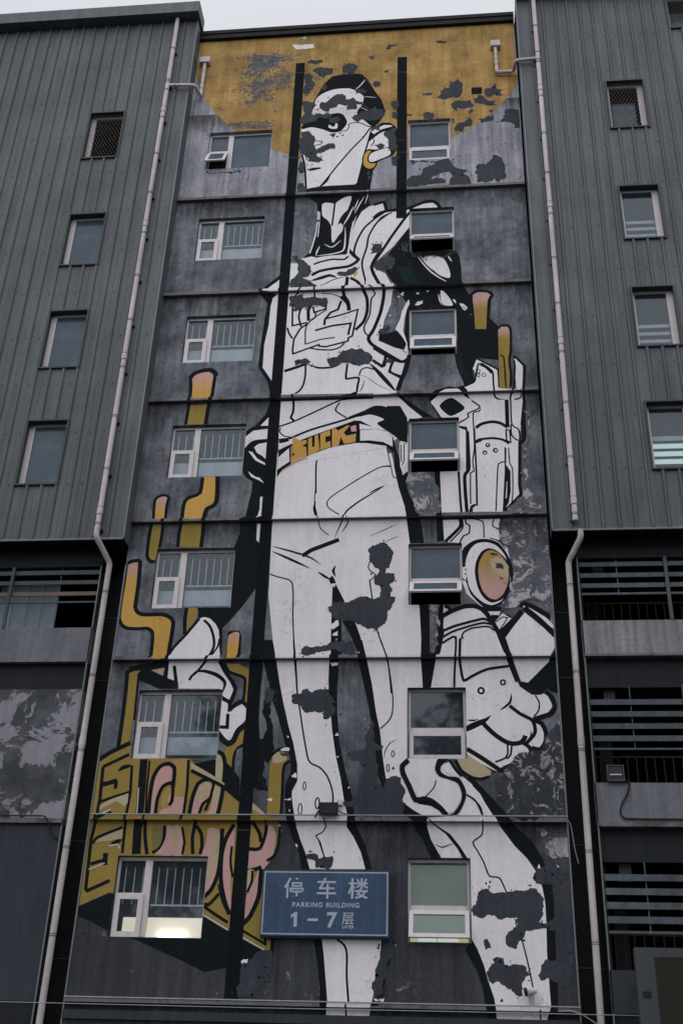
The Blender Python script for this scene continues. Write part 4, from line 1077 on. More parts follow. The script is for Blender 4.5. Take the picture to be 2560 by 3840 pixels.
L K 0.078 7.63,10.16 7.84,9.93 8.07,9.75 8.26,9.68 8.46,9.72 8.54,9.86
T K 0.031 7.3,10.21 7.46,10.2 7.56,10.23
T K 0.03 8.66,9.97 8.65,9.84 8.56,9.68
L K 0.064 8.48,9.7 8.62,9.59 8.61,9.41 8.41,9.28 8.2,9.21 7.98,9.08
L K 0.03 8.15,9.68 8.15,9.46 8.1,9.37 7.88,9.28
L K 0.03 8.24,9.66 8.21,9.44 8.12,9.35
L K 0.073 7.29,9.57 7.6,9.37 7.98,9.1
F W - 7.28,9.46 7.39,9.39 7.88,9.1 7.81,9.08 7.28,9.37
L K 0.026 7.28,9.44 7.56,9.24 7.85,9.08
S B - 7.07,9.32 7.26,9.44 7.43,9.35 7.79,9.08 7.7,8.95 7.51,8.93 7.32,9.02 7.15,9.15
L K 0.039 7.06,9.32 7.17,9.1 7.34,8.97 7.55,8.92 7.74,8.97
F W - 6.74,9.17 6.87,9.26 6.92,9.28 7.14,8.95 7,8.97 6.83,9.06
L K 0.047 6.92,9.32 7.04,9.12 7.17,8.97
L K 0.017 7.02,9.32 7.13,9.1 7.25,8.97
S K - 6.68,9.35 6.9,9.35 6.74,9.19 6.74,9.06 6.89,8.97 7.12,8.93 7.25,8.67 7.24,8.49 7.15,8.28 7.07,8.17 6.94,8.11 6.79,8.13 6.98,8.19 7.14,8.43 7.16,8.62 7.08,8.82 6.91,8.9 6.7,8.97 6.61,9.12
S W - 6.68,8.93 6.91,8.88 7.06,8.8 7.14,8.62 7.11,8.43 6.98,8.22 6.84,8.19 6.73,8.34 6.56,8.47 6.39,8.53 6.52,8.69 6.63,8.84
L K 0.083 6.05,9.32 5.92,9.19 5.94,9.03 6.07,8.75 6.2,8.47 6.37,8.49 6.52,8.45 6.69,8.32 6.84,8.15
L K 0.021 6.63,8.88 6.59,8.73 6.39,8.51
@+painted_legs
L K 0.025 7.26,8.58 7.41,8.49 7.55,8.3 7.58,8.13
L K 0.025 7.27,8.58 7.46,8.43 7.58,8.15
L K 0.024 7.58,8.03 7.56,7.76 7.37,7.6 7.46,7.42 7.58,7.19 7.68,6.93 7.88,6.89 8.01,6.61
L K 0.023 8.16,6.11 8.2,5.91 8.29,5.64 8.38,5.21 8.44,4.85
T K 0.019 6.59,7.56 6.74,7.49 6.88,7.54 6.98,7.57
C K 0.021 7.61,6.78
C K 0.021 7.69,6.81
C K 0.021 7.67,6.72
Z K 0.022 8.55,4.45 8.56,4.21
@painted_hood
F W - 0.61,11.74 0.64,11.94 0.93,12.32 1.23,12.7 1.33,12.73 1.45,12.69 1.61,12.54 1.69,12.39 1.72,12.18 1.73,11.98 1.82,11.56 1.98,11.26 2.15,10.94 2.09,10.7 1.9,10.75 1.85,10.96 0.88,10.97 0.77,11.17 0.62,11.22 0.61,11.57
L K 0.052 0.6,11.82 0.68,11.97 0.94,12.3 1.21,12.69
L K 0.048 1.32,12.65 1.47,12.5 1.58,12.24 1.61,11.98 1.51,11.73 1.31,11.41 1.16,11.26 1.12,11.17
L K 0.033 1.72,12.18 1.71,12.01 1.6,11.81 1.45,11.66
L K 0.071 1.78,11.63 1.92,11.38 2.08,11.16 2.19,10.97 2.14,10.75 2.06,10.56
Z K 0.061 0.74,11.52 0.86,10.97
T K 0.07 1.2,11.36 1.43,11.39 1.74,11.29 1.94,11.11 1.9,10.85
Z K 0.083 1.88,10.75 2.08,10.63 2.08,10.42
F W - 1.88,10.7 2.05,10.61 2.06,10.39 2.18,10.49 2.38,10.6 2.47,10.48 2.47,10.22 2.33,10.04 2.19,9.78 2.11,9.76 1.88,9.97 1.87,10.09 1.88,10.46
L K 0.069 2.09,10.44 2.24,10.6 2.35,10.66 2.47,10.56
Z K 0.06 2.07,10.37 2.08,10.06 1.87,10.07
L K 0.091 2.49,10.13 2.33,9.99 2.24,9.76 2.13,9.69 2.01,9.78 1.87,9.95
@vertical_stripe
F K2 - 2.48,31.8 2.76,31.8 2.76,4.52 2.47,4.52
@+vertical_stripe
F K2 - 5.66,31.8 5.95,31.8 5.96,25 5.67,25
Z P 0.019 2.49,31.37 2.76,31.34
Z P 0.018 2.47,27.63 2.81,27.6
Z P 0.019 5.66,31.12 5.94,31.08
Z P 0.018 5.68,28.12 5.95,28.12
Z P 0.018 5.69,27.63 5.95,27.61
Z P 0.017 2.45,7.81 2.74,7.82
@painted_torso
L K 0.075 5.4,25.31 5.6,25.31 5.98,25.36 6.18,25.44 6.47,25.58 6.67,25.61 6.82,25.5 6.9,25.34
@peeled_patch
R P - 3.31,29.82 3.33,29.95 3.55,30 3.67,30.15 3.86,30.28 4,30.27 4.11,30.12 4.1,30.03 4.33,30.08 4.43,29.93 4.63,29.87 4.6,29.76 4.43,29.77 4.45,29.57 4.13,29.57 4.18,29.75 3.87,29.8 3.63,29.66 3.57,29.51 3.41,29.59 3.3,29.69
R P - 2.77,30.05 2.92,30.06 3.02,29.96 3.14,29.97 3.21,29.83 3.07,29.52 3.09,29.43 3.45,29.4 3.57,29.44 3.7,29.38 3.58,29.22 3.33,29.3 3.06,29.08 2.8,29.01
R P - 2.78,28.7 3.02,28.71 3.12,28.55 3.25,28.32 3.2,28.11 3.3,27.84 3.31,27.63 3.43,27.58 3.48,27.45 3.35,27.37 3.1,27.43 2.97,27.66 2.86,27.75 2.79,27.92
R P - 3.27,27.85 3.44,28.05 3.62,28.14 3.77,28.15 3.85,28.04 3.84,27.91 3.66,27.9 3.51,27.79 3.36,27.75
R P - 2.82,27.45 2.95,27.4 2.98,27.27 2.94,26.98 2.81,26.99
R P - 2.79,26.54 2.97,26.55 3.03,26.16 2.78,26.17
R P - 4.46,29.32 4.29,29.2 4.39,29.06 4.51,28.97 4.64,29.09 4.82,29.03 5.07,29.06 5.28,29.3 5.29,29.5 5,29.59 4.84,29.47 4.63,29.44
R P - 4.36,30.37 4.48,30.45 4.75,30.34 4.64,30.26 4.42,30.28
R P - 3.94,31.53 4.13,31.68 4.32,31.63 4.41,31.51 4.33,31.21 4.24,31.12 4.08,31.23 3.98,31.17
R P - 3.02,31.42 3.2,31.54 3.5,31.52 3.66,31.46 3.66,31.27 3.57,31.18 3.38,31.08 3.19,31.19
R P - 2.77,31.25 2.96,31.26 3.01,30.95 3.11,30.73 3.06,30.57 2.97,30.37 2.79,30.36
R P - 2.81,31.84 2.93,31.95 3.13,31.86 3.32,31.89 3.29,31.75 2.97,31.75
R P - 3.58,29.22 3.89,29.26 3.94,29.1 3.87,29.02 3.74,28.98 3.62,29.04
R P - 4.94,30.74 5.05,30.78 5.14,30.56 5.01,30.48 4.95,30.55
R P - 5.47,29.69 5.58,29.84 5.66,29.81 5.66,29.41 5.55,29.5
R P - 5.51,29.33 5.66,29.34 5.66,29.03 5.56,29.06 5.51,29.2
R P - 5.22,31.13 5.38,31.26 5.35,31.1
R P - 4.76,31.95 4.92,31.96 4.89,31.77 4.8,31.83
R P - 3.28,30.55 3.4,30.78 3.48,30.72 3.47,30.52
R P - 3.64,28.51 3.82,28.58 3.77,28.37
R P - 5.3,28.51 5.53,28.67 5.66,28.61 5.66,27.71 5.49,27.68 5.43,27.86 5.41,28.16 5.29,28.32
R P - 5.05,27.97 5.17,28.03 5.32,27.93 5.24,27.79 5.08,27.86
R P - 5.01,28.77 5.19,28.78 5.16,28.56 5.07,28.59
R P - 5.52,27.39 5.67,27.42 5.68,27.08 5.54,27.13
R P - 4.78,26.82 4.89,26.89 4.94,26.68 4.81,26.52
R P - 2.79,23.74 2.93,23.75 3.11,23.58 3.29,23.38 3.32,23.26 3.31,23.04 3.11,22.94 3.34,22.82 3.55,22.59 3.53,22.52 2.79,22.56
R P - 4.07,23.08 4.32,23.1 4.57,23.25 4.64,23.16 4.46,22.98 4.13,22.96
R P - 5.03,24.03 5.2,24.08 5.29,24.02 5.24,23.79 5.12,23.72 5.04,23.84
R P - 5.07,23.32 5.21,23.49 5.49,23.63 5.62,23.51 5.61,23.25 5.38,23.11 5.13,23.13
R P - 3.39,25.09 3.56,25.04 3.42,24.99
F Y - 4.52,23.01 4.64,23.12 4.6,22.97 4.54,22.88
R P - 2.78,22.27 3,22.29 3.16,22.36 3.17,22.21 3.4,22.24 3.76,22.22 3.85,22.11 3.82,21.97 3.77,21.86 3.52,21.95 3.35,21.9 3.13,21.86 3.11,21.77 2.94,21.76 2.95,21.9 2.8,21.95
R P - 3.03,20.07 3.11,20.13 3.35,20.16 3.47,20.05 3.44,20 3.17,19.98 3.07,19.93
R P - 3.89,20.1 4.03,20.16 4.19,20.22 4.32,20.38 4.53,20.44 4.82,20.41 4.96,20.29 5.07,20.18 5.1,20.02 5,19.9 4.84,19.89 4.65,19.87 4.46,19.96 4.3,19.98 4.14,19.84 3.93,19.98
R P - 5.22,20.99 5.33,21.04 5.46,21.18 5.54,21.04 5.41,20.88 5.27,20.88
R P - 5.42,20.04 5.61,20.04 5.58,19.88 5.42,19.92
R P - 5.05,24.08 5.28,24.03 5.25,23.77 5.05,23.7
R P - 5.06,23.22 5.23,23.47 5.48,23.6 5.61,23.52 5.62,23.26 5.4,23.16 5.2,23.1
R P - 5.81,24 5.9,24.07 6.04,24.02 6.03,23.72 5.84,23.77
R P - 6.07,23.76 7.27,23.7 7.19,23.54 6.85,23.49 6.4,23.51 6.12,23.55
R P - 5.24,21 5.5,21.2 5.53,20.99 5.35,20.88 5.22,20.9
R W - 5.71,22.15 5.77,22.16 5.77,22.09
R W - 6.48,22.31 6.58,22.3 6.54,22.25
R W - 6.22,22.23 6.32,22.24 6.29,22.18
R W - 5.5,21.51 5.58,21.52 5.53,21.45
R W - 7.61,21.44 7.72,21.44 7.66,21.42
R P - 5.09,14.44 5.2,14.54 5.37,14.61 5.54,14.57 5.66,14.4 5.66,14.18 5.6,13.94 5.52,13.92 5.5,13.78 5.72,13.78 5.73,13.62 5.6,13.49 5.67,13.33 5.6,13.2 5.75,13.17 5.67,12.94 5.56,12.66 5.4,12.43 5.31,12.33 5.1,12.39 4.81,12.57 4.53,12.62 4.34,12.65 4.22,12.83 4.19,12.94 4.28,12.99 4.66,13.05 4.85,13.16 5.06,13.21 5.3,13.15 5.39,13.2 5.38,13.47 5.26,13.52 5.25,13.73 5.34,13.76 5.34,13.92 5.23,13.97 5.13,14.14
R P - 3.63,11.85 3.65,11.92 3.72,11.97 4.09,11.97 4.27,12.06 4.43,12.07 4.8,12.11 4.86,11.76 4.84,11.72 3.68,11.72
R W - 4.28,12.5 4.39,12.6 4.45,12.6 4.42,12.44 4.31,12.38
R W - 4.31,12.24 4.44,12.34 4.44,12.22
R W - 4.4,12.14 4.43,12.15 4.41,12.08
R W - 4.24,13.51 4.36,13.56 4.32,13.44
R W - 4.29,11.57 4.47,11.57 4.43,11.5 4.34,11.48
R P - 3.48,10.82 3.66,10.83 3.7,10.92 3.81,10.96 3.91,10.86 4,10.92 4.18,10.92 4.2,11 4.28,10.89 4.39,10.73 4.44,10.63 4.45,10.42 4.34,10.28 4.25,10.23 4.18,10.28 4.19,10.42 4,10.43 3.93,10.4 3.77,10.41 3.67,10.56 3.51,10.6 3.47,10.68
R P - 5.33,9.81 5.3,9.75 5.5,9.65 5.49,9.54 5.34,9.54 5.34,9.38 5.39,8.98 5.56,8.7 5.6,8.9 5.67,8.96 5.9,8.95 5.94,8.76 5.93,8.48 5.95,8.4 5.93,8.18 5.7,8.12 4.98,8.11 4.9,8.39 4.92,8.61 5,8.74 5.06,8.98 5.12,9.16 5.03,9.27 4.84,9.32 4.72,9.45 4.81,9.52 4.94,9.5 5.13,9.56 5.11,9.88 5.2,10.02 5.24,10.25 5.31,9.95
R P - 3.95,7.33 4.03,7.34 4.2,7.31 4.22,7.24 4.32,7.29 4.45,7.29 4.51,7.3 4.46,7.06 4.18,7.05 4.16,7.17 3.99,7.23
R P - 2.89,11.07 2.99,10.95 3.11,10.9 3.05,10.66 2.92,10.59
R P - 4.67,8.39 4.9,8.44 4.91,8.35 4.71,8.33
R P - 3.28,9.5 3.45,9.47 3.44,9.4 3.35,9.41
R W - 3.29,9.55 3.39,9.6 3.48,9.59 3.47,9.52 3.35,9.52
R W - 3.55,8.98 3.62,9.04 3.68,9 3.67,8.93 3.58,8.94
R W - 3.44,8.48 3.57,8.51 3.57,8.45 3.46,8.45
R W - 4.45,9.88 4.51,9.94 4.54,9.87
R W - 4.5,9.41 4.61,9.44 4.55,9.37
R W - 4.77,8.73 4.82,8.74 4.79,8.7
R W - 3.41,9.86 3.46,9.85 3.44,9.81
R W - 3.54,8.26 3.58,8.24 3.56,8.2
R W - 3.72,7.54 3.76,7.52 3.78,7.44
R W - 3.06,8.47 3.19,8.48 3.17,8.43
R W - 4.3,11.56 4.48,11.56 4.46,11.5 4.34,11.5
R W - 4.88,11.82 4.95,11.83 4.94,11.78
R W - 5.08,10.23 5.13,10.28 5.1,10.21
R P - 7.33,6.33 7.41,6.44 7.44,6.58 7.61,6.69 7.68,6.63 7.94,6.62 8.03,6.62 8.22,6.66 8.41,6.66 8.48,6.71 8.68,6.59 8.74,6.48 8.71,6.23 8.65,6.1 8.61,6.05 8.7,6.03 8.89,6.12 8.94,6.19 9.06,6.3 9.36,6.22 9.36,5.97 9.36,5.53 9.15,5.5 9.12,5.37 9.2,5.29 9.21,5.05 9.08,4.84 8.95,4.84 8.93,4.96 8.6,4.98 8.54,5.06 8.61,5.26 8.73,5.37 8.89,5.35 8.92,5.9 8.79,5.94 8.53,5.91 8.37,5.89 8.32,5.78 8.22,5.69 8.15,5.54 7.97,5.62 7.95,5.73 8.05,5.88 8.21,6 8.2,6.13 7.94,6.11 7.71,6.17 7.52,6.1 7.33,6.17
R P - 8.55,6.89 8.66,7.06 8.83,7.11 8.99,7.08 9.07,7.11 9.25,6.97 9.19,6.88 9.07,6.83 9.06,6.64 9.01,6.56 8.97,6.64 8.95,6.78 8.7,6.8 8.6,6.79
R P - 7.58,5.13 7.72,5.28 7.72,5.37 7.9,5.38 7.91,5.26 8.11,5.27 8.32,5.23 8.33,5.14 8.4,5.06 8.31,5.04 8.25,4.82 8.24,4.7 8.09,4.73 8.02,4.82 7.89,4.88 7.78,4.95 7.69,4.9 7.6,4.96
R P - 7.54,5.71 7.61,5.72 7.68,5.56 7.56,5.52
R P - 7.81,4.58 7.84,4.66 7.86,4.58
R W - 8.67,7.18 8.71,7.08 8.64,7.09
R W - 9.02,7.18 9.09,7.13 9.04,7.11
R P - 5.74,5.77 5.82,5.59 5.78,5.41 5.64,5.19 5.57,4.67 5.42,4.6 5.5,5.32 5.54,5.65
R W - 5.38,4.61 5.59,4.61 5.58,4.54 5.44,4.55
R W - 5.79,5.61 5.84,5.57 5.81,5.57
R P - 2.76,5.17 3.02,5.32 3.34,5.38 3.36,5.03 3.19,4.8 3.02,4.57 2.75,4.56
R W - 2.76,5.24 2.9,5.27 2.88,5.2 2.77,5.19
R P - 2.99,5.37 3.37,5.44 3.37,5.06 3.17,4.9 3.04,4.73
R P - 5.28,32.27 5.37,32.43 5.65,32.46 5.63,32.38 5.45,32.31 5.36,32.19
R P - 6.86,32.46 7.16,32.43 7.18,32.3 7.01,32.35 6.88,32.38
R P - 4.76,31.95 4.91,31.94 4.93,31.8 4.82,31.78
R P - 6.84,29.85 7.02,30.18 7.1,30.3 7.24,30.26 7.28,30.53 7.4,30.54 7.53,30.66 7.62,30.23 7.59,29.97 7.45,29.8 7.12,29.77
R P - 7.26,29.53 7.44,29.69 7.59,29.68 7.87,29.68 7.97,29.47 7.93,29.37 7.65,29.31 7.47,29.38 7.47,29.2 7.37,29.28
R P - 7.96,29.68 8.09,29.9 8.26,29.81 8.37,29.64 8.59,29.6 8.57,29.44 8.39,29.38 8.22,29.5 8.01,29.54
R P - 8.29,30.07 8.33,30.17 8.49,30.18 8.57,30.34 8.65,30.3 8.68,30.09 8.84,30.05 8.73,29.93 8.83,29.81 8.55,29.86 8.44,29.74 8.28,29.88
R P - 6.44,29.18 6.58,29.27 6.76,29.2 6.78,29.05 6.72,28.95 6.46,28.95
R P - 7.35,28.5 7.42,28.67 7.64,28.73 7.78,28.92 7.85,28.86 7.86,28.56 7.63,28.5 7.59,28.33 7.37,28.37
R P - 8.06,28.84 8.24,28.86 8.38,28.97 8.55,28.96 8.53,28.81 8.34,28.72 8.16,28.68
R P - 7.27,28.93 7.38,28.92 7.37,28.75 7.29,28.75
R P - 8.7,28.69 8.84,29.14 9.05,29.22 9.29,29.1 9.31,28.34 9.09,28.36 9.06,28.61 8.86,28.66
R P - 8.39,29.2 8.54,29.19 8.45,29.07
R P - 7.79,29.17 7.86,29.32 7.96,29.21 7.82,29.07
R P - 6.41,30.09 6.73,30.12 6.7,30.02 6.44,30.01
R P - 7.94,26.88 8.04,26.99 8.21,26.93 8.35,27.09 8.43,27.28 8.56,27.32 8.66,27.21 8.8,26.86 8.78,26.58 8.77,26.34 8.56,26.22 8.46,26.37 8.26,26.24 7.96,26.26 7.91,26.64
R P - 5.97,26.49 6.09,26.62 6.36,26.65 6.4,26.84 6.6,27.02 6.81,27.1 7.19,27.08 7.32,26.92 7.66,26.8 7.7,26.7 7.59,26.62 7.72,26.51 7.79,26.27 7.78,26.13 7.14,26.17 7.21,26.45 7.32,26.54 7.22,26.69 6.98,26.71 6.84,26.62 6.7,26.58 6.6,26.45 7.04,26.42 7.06,26.27 6.63,26.26 6.29,26.23 5.97,26.25
R P - 6.05,27.3 7.19,27.32 7.24,27.07 6.81,27.08 6.64,27.16 6.16,27.1
R P - 5.96,29.24 6.12,29.23 6.09,29.13 5.96,29.14
R P - 4.97,30.72 5.1,30.77 5.14,30.55 4.96,30.51
R P - 5.5,27.44 5.67,27.43 5.67,27.09 5.54,27.14
R P - 5.48,29.62 5.65,29.81 5.66,29.42
R P - 5.51,29.36 5.66,29.34 5.66,29.03 5.53,29.1
F K - 7.9,30.23 8.21,30.22 8.21,29.92 7.9,29.93
R P - 0.96,27.25 1.07,27.22 1.06,27.12 0.99,27.12
R P - 1.57,27.21 1.7,27.2 1.67,27.13
R W - 2.27,32.97 2.75,33.07 2.72,32.93 2.45,32.96
R W - 2.31,32.71 2.99,32.68 3.04,32.5 2.74,32.47 2.43,32.5
R P - 0.02,27.24 0.93,27.23 0.94,27.15 0.08,27.16
@flaking_plaster
R FD - 7.91,8.93 8.25,9.32 8.66,9.55 8.9,9.55 9,9.88 9.3,10.22 9.16,8.14 8.15,8.14 7.91,8.35
R FL - 8.88,18.3 9.21,18.32 9.22,15.35 8.74,15.36 8.36,15.37 8.74,15.78 8.82,17.09
R FL - 8.28,15.18 9.28,15.18 9.3,13.46 9.31,12.44 8.75,13.06 8.56,12.96 8.19,12.84 8.39,13.27 8.46,13.74 8.43,14.27 8.21,14.6
R FL - 8.64,7.87 9.33,7.87 9.34,7.3 8.94,7.3 8.73,7.39
R FL - 6.52,12.96 6.76,12.96 6.71,12.25 6.61,11.76 6.52,11.81
R FL - 6.05,16.52 6.68,16.5 6.69,15.32 6.33,15.33 6.08,15.99"""
COL = dict(K=(.0105, .0145, .0165), K2=(.0085, .0115, .013), W=(.83, .80, .825), P=(.052, .061, .077), Y=(.60, .355, .095),
           O=(.33, .235, .065), PK=(.60, .36, .34), G2=(.175, .178, .20), T=(.013, .026, .030), B=(.50, .42, .28), BL=(.52, .58, .62),
           OY=(.42, .29, .09), OG=(.22, .19, .075), F=(.1, .1, .1))
COL['OYP'] = ('O', 'PK'); COL['YP'] = ('Y', 'PK'); COL['OYN'] = ('PK', 'OY')
def smooth_pts(p, closed, n=5):
    if len(p) < 3: return p
    res = []
    N = len(p)
    rngi = range(N if closed else N - 1)
    for i in rngi:
        p0 = p[(i - 1) % N] if closed or i > 0 else p[0]
        p1 = p[i]; p2 = p[(i + 1) % N]
        p3 = p[(i + 2) % N] if closed or i + 2 < N else p[-1]
        d = math.dist(p1, p2)
        m_ = max(1, min(n, int(d / 0.06)))
        for k in range(m_):
            t = k / m_
            # centripetal-ish catmull rom, damped
            a = [0.5 * ((2 * p1[j]) + (-p0[j] + p2[j]) * t + (2 * p0[j] - 5 * p1[j] + 4 * p2[j] - p3[j]) * t * t + (-p0[j] + 3 * p1[j] - 3 * p2[j] + p3[j]) * t ** 3) for j in (0, 1)]
            l_ = [p1[j] + (p2[j] - p1[j]) * t for j in (0, 1)]
            res.append((a[0] * .8 + l_[0] * .2, a[1] * .8 + l_[1] * .2))
    if not closed: res.append(p[-1])
    return res
def rough_pts(p, rnd):
    for _ in range(4):
        q = []
        for i in range(len(p)):
            a, b = p[i], p[(i + 1) % len(p)]
            d = math.dist(a, b)
            q.append(a)
            if d > 0.035:
                o = rnd.uniform(-1, 1) * d * 0.2
                q.append(((a[0] + b[0]) / 2 - (b[1] - a[1]) / d * o, (a[1] + b[1]) / 2 + (b[0] - a[0]) / d * o))
        p = q
    return p
def clip_half(poly, ax, v, keep_less):
    res = []
    N = len(poly)
    for i in range(N):
        a, b = poly[i], poly[(i + 1) % N]
        ia = (a[ax] <= v) if keep_less else (a[ax] >= v)
        ib = (b[ax] <= v) if keep_less else (b[ax] >= v)
        if ia: res.append(a)
        if ia != ib:
            t = (v - a[ax]) / (b[ax] - a[ax])
            res.append((a[0] + (b[0] - a[0]) * t, a[1] + (b[1] - a[1]) * t))
    return res if len(res) > 2 else []
def bbox(pl):
    return min(p[0] for p in pl), max(p[0] for p in pl), min(p[1] for p in pl), max(p[1] for p in pl)
def cut_rects(pieces, rects, collect=None):
    for r in rects:
        nxt = []
        for pl in pieces:
            b = bbox(pl)
            if b[1] <= r[0] or b[0] >= r[1] or b[3] <= r[2] or b[2] >= r[3]:
                nxt.append(pl); continue
            for q in (clip_half(pl, 0, r[0], True), clip_half(pl, 0, r[1], False)):
                if q: nxt.append(q)
            mid = clip_half(pl, 0, r[0], False)
            mid = clip_half(mid, 0, r[1], True) if mid else []
            if mid:
                for q in (clip_half(mid, 1, r[2], True), clip_half(mid, 1, r[3], False)):
                    if q: nxt.append(q)
                if collect is not None:
                    q = clip_half(mid, 1, r[2], False)
                    q = clip_half(q, 1, r[3], True) if q else []
                    if q: collect.append(q)
        pieces = nxt
    return pieces
def ribbon(p, w_, taper):
    """mitred strip as quads"""
    n = len(p)
    L, Rr = [], []
    tot = sum(math.dist(p[i], p[i + 1]) for i in range(n - 1)) or 1
    acc = 0
    for i in range(n):
        a = p[max(i - 1, 0)]; b = p[min(i + 1, n - 1)]; c_ = p[i]
        if i: acc += math.dist(p[i - 1], p[i])
        hw = w_ / 2 * 1.3
        if taper: hw *= max(0.12, math.sin(math.pi * min(1, max(0, acc / tot))) ** 0.6)
        d1 = Vector((c_[0] - a[0], c_[1] - a[1])); d2 = Vector((b[0] - c_[0], b[1] - c_[1]))
        if d1.length < 1e-6: d1 = d2
        if d2.length < 1e-6: d2 = d1
        d1.normalize(); d2.normalize()
        t = (d1 + d2)
        t = t.normalized() if t.length > 1e-3 else d1
        nn = Vector((-t.y, t.x))
        k = min(1.8, 1 / max(0.3, abs(nn.dot(Vector((-d1.y, d1.x))))))
        L.append((c_[0] + nn.x * hw * k, c_[1] + nn.y * hw * k)); Rr.append((c_[0] - nn.x * hw * k, c_[1] - nn.y * hw * k))
    return [[L[i], L[i + 1], Rr[i + 1], Rr[i]] for i in range(n - 1)]
def tess(p):
    tri = tessellate_polygon([[Vector((a, b, 0)) for a, b in p]])
    return [[p[i] for i in t] for t in tri]

groups = {}
inst = 0
placed = []
STEP = 0.0006
rnd = random.Random(11)
grp = None
maxlev = 0
ledge_rects = [(XL, XR, zt - hh, zt) for zt, hh in LEDGES]
for ln in MURAL.strip().split('\n'):
    if ln[0] == '@':
        inst += 1 if ln[1] == '+' else 0
        grp = (ln.lstrip('@+'), inst if ln[1] == '+' else 0)
        continue
    if ln == 'X':
        cx, cz, rr = 4.5356, 32.686, 5.33
        pts = [(cx + rr * math.cos(t), cz + rr * math.sin(t)) for t in [math.pi + math.pi * k / 90 for k in range(91)]]
        pts = [(XL, ZT)] + [(max(XL, min(XR, a)), b) for a, b in pts if True] + [(XR, ZT)]
        pieces = []
        zs = [25.0 + .25 * k for k in range(40)]
        # horizontal strips of the disc
        zz = cz - rr
        while zz < ZT - 1e-6:
            z2 = min(zz + 0.1, ZT)
            def hw(z): return math.sqrt(max(0, rr * rr - (min(z, cz) - cz) ** 2))
            a, b = hw(zz), hw(z2)
            pieces.append([(max(XL, cx - a), zz), (min(XR, cx + a), zz), (min(XR, cx + b), z2), (max(XL, cx - b), z2)])
            zz = z2
        colname = 'Y'; cmd = 'X'
    else:
        tk = ln.split()
        cmd, colname, ex = tk[:3]
        pts = [tuple(map(float, q.split(','))) for q in tk[3:]]
        if cmd in 'FSR':
            if cmd == 'S': pts = smooth_pts(pts, True)
            sat = []
            if cmd == 'R':
                b0 = bbox(pts); sz = math.hypot(b0[1] - b0[0], b0[3] - b0[2])
                if colname == 'P' and sz > 0.35:      # stray chips round the rim of a peeled patch
                    for _ in range(int(5 + sz * 7)):
                        a_ = rnd.randrange(len(pts)); t_ = rnd.random()
                        p_, q_ = pts[a_], pts[(a_ + 1) % len(pts)]
                        x_ = p_[0] + (q_[0] - p_[0]) * t_ + rnd.gauss(0, .07); z_ = p_[1] + (q_[1] - p_[1]) * t_ + rnd.gauss(0, .07)
                        r_ = rnd.uniform(.008, .035); n_ = rnd.randint(4, 6)
                        sat.append([(x_ + r_ * rnd.uniform(.5, 1.4) * math.cos(6.283 * k / n_), z_ + r_ * rnd.uniform(.5, 1.2) * math.sin(6.283 * k / n_)) for k in range(n_)])
                pts = rough_pts(pts, rnd)
            pieces = tess(pts)
            for q_ in sat:
                pieces += tess(q_)
        elif cmd in 'LT': pieces = ribbon(smooth_pts(pts, False, 6), float(ex), cmd == 'T')
        elif cmd == 'Z': pieces = ribbon(pts, float(ex), False)
        elif cmd == 'C':
            r_ = float(ex); x_, z_ = pts[0]
            pieces = [[(x_ + r_ * math.cos(t * math.pi / 8), z_ + r_ * 1.1 * math.sin(t * math.pi / 8)) for t in range(16)]]
        elif cmd == 'O':
            w_, rx, rz = map(float, ex.split(','))
            x_, z_ = pts[0]
            cc = [(x_ + rx * math.cos(t * math.pi / 10), z_ + rz * math.sin(t * math.pi / 10)) for t in range(21)]
            pieces = ribbon(cc, w_, False)
    pieces = [q for pl in pieces for q in [clip_half(pl, 0, XL + .03, False)] if q]
    pieces = [q for pl in pieces for q in [clip_half(pl, 0, XR - .025, True)] if q]
    pieces = [q for pl in pieces for q in [clip_half(pl, 1, 2.0, False)] if q]
    grad = None
    if ':' in colname:
        nm, g1, g2 = colname.split(':')
        g1, g2 = float(g1), float(g2)
        ca, cb = (COL[k] for k in COL[nm])
        grad = (g1, g2, ca, cb)
        nx = []
        for pl in pieces:
            for q in (clip_half(pl, 1, g1, True), clip_half(pl, 1, g2, False)):
                if q: nx.append(q)
            q = clip_half(pl, 1, g1, False); q = clip_half(q, 1, g2, True) if q else []
            if q: nx.append(q)
        pieces = nx
    if not pieces: continue
    bb = [bbox(q) for q in pieces]
    B = (min(b[0] for b in bb), max(b[1] for b in bb), min(b[2] for b in bb), max(b[3] for b in bb))
    lev = 1
    for (pb, pl_, pbb) in placed:
        if pl_ >= lev and not (pb[1] < B[0] or pb[0] > B[1] or pb[3] < B[2] or pb[2] > B[3]):
            if any(not (u[1] < v_[0] or u[0] > v_[1] or u[3] < v_[2] or u[2] > v_[3]) for u in pbb for v_ in bb):
                lev = pl_ + 1
    placed.append((B, lev, bb))
    maxlev = max(maxlev, lev)
    mat = {'FD': 'flaked_dark', 'FL': 'flaked_grey', 'G2': 'grey_render', 'P': 'peeled_render'}.get(colname, 'flaked_ochre' if cmd == 'X' else 'spray_paint')
    on_ledge = []
    flat = cut_rects(pieces, HOLES)
    flat = cut_rects(flat, ledge_rects, on_ledge)
    if grp[0] in ('peeled_patch', 'flaking_plaster', 'painted_shadow'):
        inst += 1
        grp = (grp[0], inst)
    mbk, cols = groups.setdefault((grp, mat), ([], []))
    base = COL.get(colname, COL['W'])
